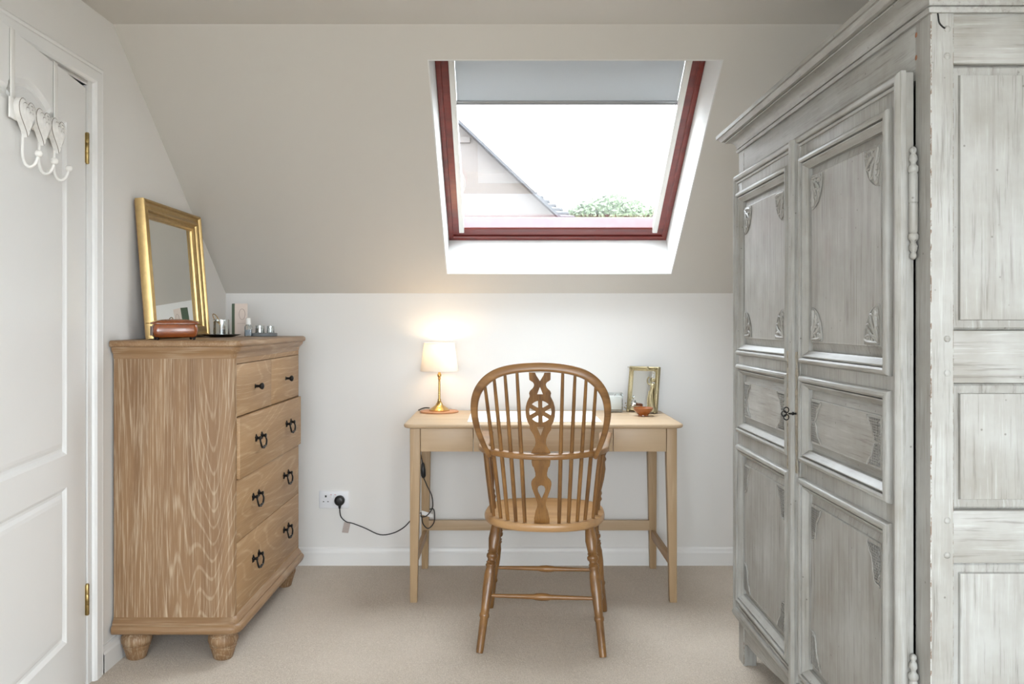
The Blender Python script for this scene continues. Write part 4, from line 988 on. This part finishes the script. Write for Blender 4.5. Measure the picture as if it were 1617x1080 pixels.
# grey tray with two little jars, and a bottle
GT = thing('grey_tray', 'small round grey stone tray on the far corner of the chest', 'tray', (-1.098, 3.895, TZ))
m = MB(); m.lathe([(TZ, 0.058), (TZ+0.002, 0.060), (TZ+0.013, 0.060), (TZ+0.015, 0.058), (TZ+0.015, 0.054), (TZ+0.012, 0.052), (TZ+0.0118, 0.001)], (-1.098, 3.895, 0), 36); m.build('tray_dish', GREYST, GT, smooth=40)
tz = TZ+0.0122
for k, (x, y, r, h, lab) in enumerate(((-1.112, 3.880, 0.021, 0.036, 'clear glass tealight jar at the middle of the grey tray'), (-1.068, 3.896, 0.017, 0.034, 'smaller glass tealight jar at the outer edge of the grey tray'))):
    J = thing('tealight_jar', lab, 'candle jar', (x, y, tz), 'jars on the grey tray')
    m = MB(); m.lathe([(tz, r*0.9), (tz+0.004, r), (tz+h, r*0.95), (tz+h, r*0.95-0.002), (tz+0.006, r-0.002), (tz+0.005, 0.0005)], (x, y, 0), 24); m.build('glass', CLEAR, J, smooth=50)
    m = MB(); m.lathe([(tz+0.006, r*0.8), (tz+h*0.62, r*0.8), (tz+h*0.66, r*0.7), (tz+h*0.66, 0.001)], (x, y, 0), 20); m.build('candle', [WAX, SILVER][k == 0 and 1 or 0], J, smooth=50)
BT = thing('perfume_bottle', 'little clear glass bottle with pale cap before the carton', 'bottle', (-1.152, 3.845, TZ))
bx, by_ = -1.152, 3.842
m = MB(); m.rings([[(bx+a, by_+b, z) for a, b in rrect(-h, h, -h*0.7, h*0.7, 0.005, ('ll', 'lr', 'ur', 'ul'), 4)] for h, z in ((0.014, TZ), (0.016, TZ+0.002), (0.016, TZ+0.044), (0.012, TZ+0.050), (0.007, TZ+0.053))], True, True); m.build('glass_body', CLEAR, BT, smooth=40)
m = MB(); m.rings([[(bx+a, by_+b, z) for a, b in rrect(-0.0135, 0.0135, -0.0085, 0.0085, 0.004, ('ll', 'lr', 'ur', 'ul'), 4)] for z in (TZ+0.004, TZ+0.030)], True, True); m.build('contents', plain('pale_blue_scent', lin(170, 178, 186), 0.2), BT)
m = MB(); m.lathe([(TZ+0.052, 0.008), (TZ+0.054, 0.011), (TZ+0.080, 0.0105), (TZ+0.082, 0.009), (TZ+0.0822, 0.001)], (bx, by_, 0), 16); m.build('cap', WAX, BT, smooth=50)

# ------------------------------------------------------------------ over-door hook rack, in the door's frame
HR = thing('over_door_hooks', 'white over-door rack with three carved heart hooks', 'hook rack', (0, 0, 0))
for s_ in (0.274, 0.577):
    m = MB(); m.box(s_-0.014, s_+0.014, 0.0015, 0.0040, 1.770, DH1+0.003); m.box(s_-0.014, s_+0.014, -0.043, 0.0040, DH1+0.0012, DH1+0.0035)
    m.build('strap', HOOKW, HR, 0.0006)
m = MB(); m.box(0.235, 0.610, 0.004, 0.010, 1.735, 1.790); m.build('rail', HOOKW, HR, 0.003)
def heart(s0, z0, k, n=40):                          # heart with a soft top and a point at the bottom
    out = []
    for i in range(n):
        t = 2*PI*i/n
        x = 16*math.sin(t)**3; y = 13*math.cos(t)-5*math.cos(2*t)-2*math.cos(3*t)-math.cos(4*t)
        out.append((s0+x/16*0.056*k, z0+(y+2.5)/14.5*0.050*k))
    return out
for s_ in (0.535, 0.422, 0.309):
    zc = 1.748; m = MB()
    lay = [(1.0, 0.010), (1.0, 0.020), (0.96, 0.0245), (0.80, 0.0285), (0.77, 0.0255), (0.73, 0.0285), (0.58, 0.0315), (0.55, 0.0285), (0.51, 0.0320), (0.34, 0.035), (0.31, 0.031), (0.27, 0.036), (0.10, 0.038)]
    m.rings([[(a, h, b) for a, b in heart(s_, zc, k)] for k, h in lay], True, True)
    hb = m.build('heart', WASH, HR, smooth=35)
    m = MB()                                         # grey lines laid along the grooves and a dotted row
    for k, h in ((0.97, 0.0238), (0.77, 0.0262), (0.55, 0.0292), (0.31, 0.0318)):
        pts = heart(s_, zc, k, 40); m.tube([(a, h, b) for a, b in pts]+[(pts[0][0], h, pts[0][1])], 0.0011, 5)
    for i, p in enumerate(heart(s_, zc, 0.66, 40)):
        if i % 2 == 0: m.ball((p[0], 0.0288, p[1]), 0.0015, 6, sc=(1, 0.5, 1.6))
    o = m.build('carved_lines', GROOVE, hb); o['label'] = 'grey lines along the grooves'
    m = MB(); m.tube(smoothpath([(s_, 0.012, 1.712), (s_, 0.011, 1.680), (s_, 0.011, 1.648), (s_, 0.018, 1.626), (s_, 0.031, 1.619), (s_, 0.044, 1.629), (s_, 0.050, 1.646)], 5), 0.0042, 8)
    m.ball((s_, 0.052, 1.655), 0.0105, 12)
    m.build('hook', HOOKW, HR, smooth=60)
HR.location = DOOR.location; HR.rotation_euler = DOOR.rotation_euler

# ------------------------------------------------------------------ outside
GZ = -2.7
g = MB(); g.box(-60, 60, YB+2.5, 90, GZ-0.3, GZ); g.box(-60, 60, -60, YR-2.5, GZ-0.3, GZ); g.box(-60, XL-3, YR-2.5, YB+2.5, GZ-0.3, GZ); g.box(XR+3, 60, YR-2.5, YB+2.5, GZ-0.3, GZ)
structure(g.build('ground', GRASS, smooth=0), 'pale gravel ground around the houses outside', 'ground')
def out_pt(px, py, D): return ((px-800)/1360*D, 1.2+(509-py)/1360*D)
H1 = thing('neighbour_house', 'pale house gable with steep roof edge seen through the roof window', 'house', (-3.2, 12, GZ))
D1 = 12.0
e0 = out_pt(725, 198, D1); e1 = out_pt(880, 345, D1); sl_ = (e1[1]-e0[1])/(e1[0]-e0[0])
ax = -3.4; az = e0[1]+sl_*(ax-e0[0]); ex = 2.1; ez = e0[1]+sl_*(ex-e0[0]); lx_ = 2*ax-ex
m = MB(); poly = [(lx_, GZ), (ex, GZ), (ex, ez), (ax, az), (lx_, ez)]
m.rings([[(a, D1, b) for a, b in poly], [(a, D1+4.2, b) for a, b in poly]], True, True); m.build('gable_wall', HARL, H1, smooth=0)
for sgn in (1, -1):
    t = 0.05; m = MB(); X = lambda x: x if sgn > 0 else 2*ax-x
    pr = [(X(ax), az), (X(ex+0.35), ez+sl_*0.35), (X(ex+0.35), ez+sl_*0.35+t), (X(ax), az+t)]
    m.rings([[(a, D1-0.16, b+0.004) for a, b in pr], [(a, D1+4.3, b+0.004) for a, b in pr]], True, True); m.build('roof_slope', SLATE, H1, smooth=0)
hw_ = (3.79-az)/sl_-0.01
m = MB(); m.box(ax-hw_, ax+hw_, D1-0.03, D1, 3.70, 3.78); m.build('string_course', HARL, H1, smooth=0)
# second, lower slate roof
H2 = thing('slate_roofed_house', 'low slate roofed house behind the pale gable', 'house', (-1.0, 19, GZ))
D2 = 17.0; n_c = 12
def hip(t):                                          # point on the hip, ridge end (t=0) down to the eave (t=1)
    D = D2+3.2*(1-t); x, z = out_pt(818+118*t, 288+76*t, D); return x, D, z
he = hip(1); hr = hip(0)
m = MB(); m.box(-6, he[0]-0.3, D2+0.25, D2+6.2, GZ, he[2]-0.02); m.build('house_wall', HARL, H2, smooth=0)
for k in range(n_c):                                 # slate courses stepping down the hipped slope
    a, b = hip(k/n_c), hip((k+1)/n_c)
    m = MB(); m.add([(-6, a[1], a[2]), (a[0], a[1], a[2]), (b[0]+0.02, b[1]-0.05, b[2]+0.04), (-6, b[1]-0.05, b[2]+0.04), (-6, b[1]-0.05, b[2]-0.03), (b[0]+0.02, b[1]-0.05, b[2]-0.03)], [(0, 1, 2, 3), (3, 2, 5, 4)])
    m.build('slate_course', SLATE, H2, smooth=0)
m = MB(); m.add([(-6, hr[1], hr[2]), hr, (he[0], D2+6.4, he[2]), (-6, D2+6.4, he[2]), he], [(0, 1, 2, 3), (1, 4, 2)]); m.build('rear_slope', SLATE, H2, smooth=0)
def tree(cx, cy, z0, blobs, n, label, seed):
    T = thing('tree', label, 'tree', (cx, cy, GZ), 'trees behind the houses')
    m = MB(); m.tube(smoothpath([(cx, cy, GZ), (cx+0.1, cy, 0.0), (cx, cy, z0)], 6), lambda t: 0.28-0.18*t, 10)
    for b in blobs: m.tube(smoothpath([(cx, cy, z0-0.8), ((cx+b[0])/2, cy, (z0+b[2])/2-0.2), (b[0], b[1], b[2])], 5), lambda t: 0.10-0.07*t, 6)
    m.build('trunk', BARK, T, smooth=60)
    r = random.Random(seed); m = MB()
    for bx_, by2, bz, br in blobs:
        for _ in range(n):
            d = Vector((r.gauss(0, 1), r.gauss(0, 1), r.gauss(0, 1))).normalized()*br*(r.random()**0.4)*Vector((1, 1, 1)).length/1.732
            p = Vector((bx_, by2, bz))+Vector((d.x*1.15, d.y, d.z*0.8)); a = Vector((r.gauss(0, 1), r.gauss(0, 1), r.gauss(0, 1))).normalized(); b = a.orthogonal().normalized(); s_ = r.uniform(0.05, 0.11)
            m.add([p-a*s_, p+b*s_*0.5, p+a*s_, p-b*s_*0.5], [(0, 1, 2, 3)])
    f = m.build('foliage', LEAF, T, smooth=0); f['kind'] = 'stuff'
def ob(px, py, D, r): x, z = out_pt(px, py, D); return (x, D, z, r)
tree(2.9, 25, 3.6, [ob(935, 338, 25, 0.55), ob(955, 330, 25.2, 0.5), ob(974, 322, 25, 0.36), ob(975, 334, 24.8, 0.5), ob(990, 336, 25, 0.42), ob(915, 344, 25, 0.4), ob(955, 350, 25, 0.8)], 900, 'green leafy tree behind the slate roof, centre of the window', 1)
tree(4.1, 27, 3.5, [ob(1004, 326, 27, 0.26), ob(1016, 340, 27, 0.34), ob(1030, 338, 27, 0.3), ob(1010, 352, 27, 0.6)], 260, 'sparse tree at the lower right corner of the window', 2)
tree(1.6, 30, 3.8, [ob(880, 340, 30, 0.3), ob(893, 342, 30, 0.3), ob(886, 352, 30, 0.5)], 220, 'thin tree top just over the slate roof edge', 3)
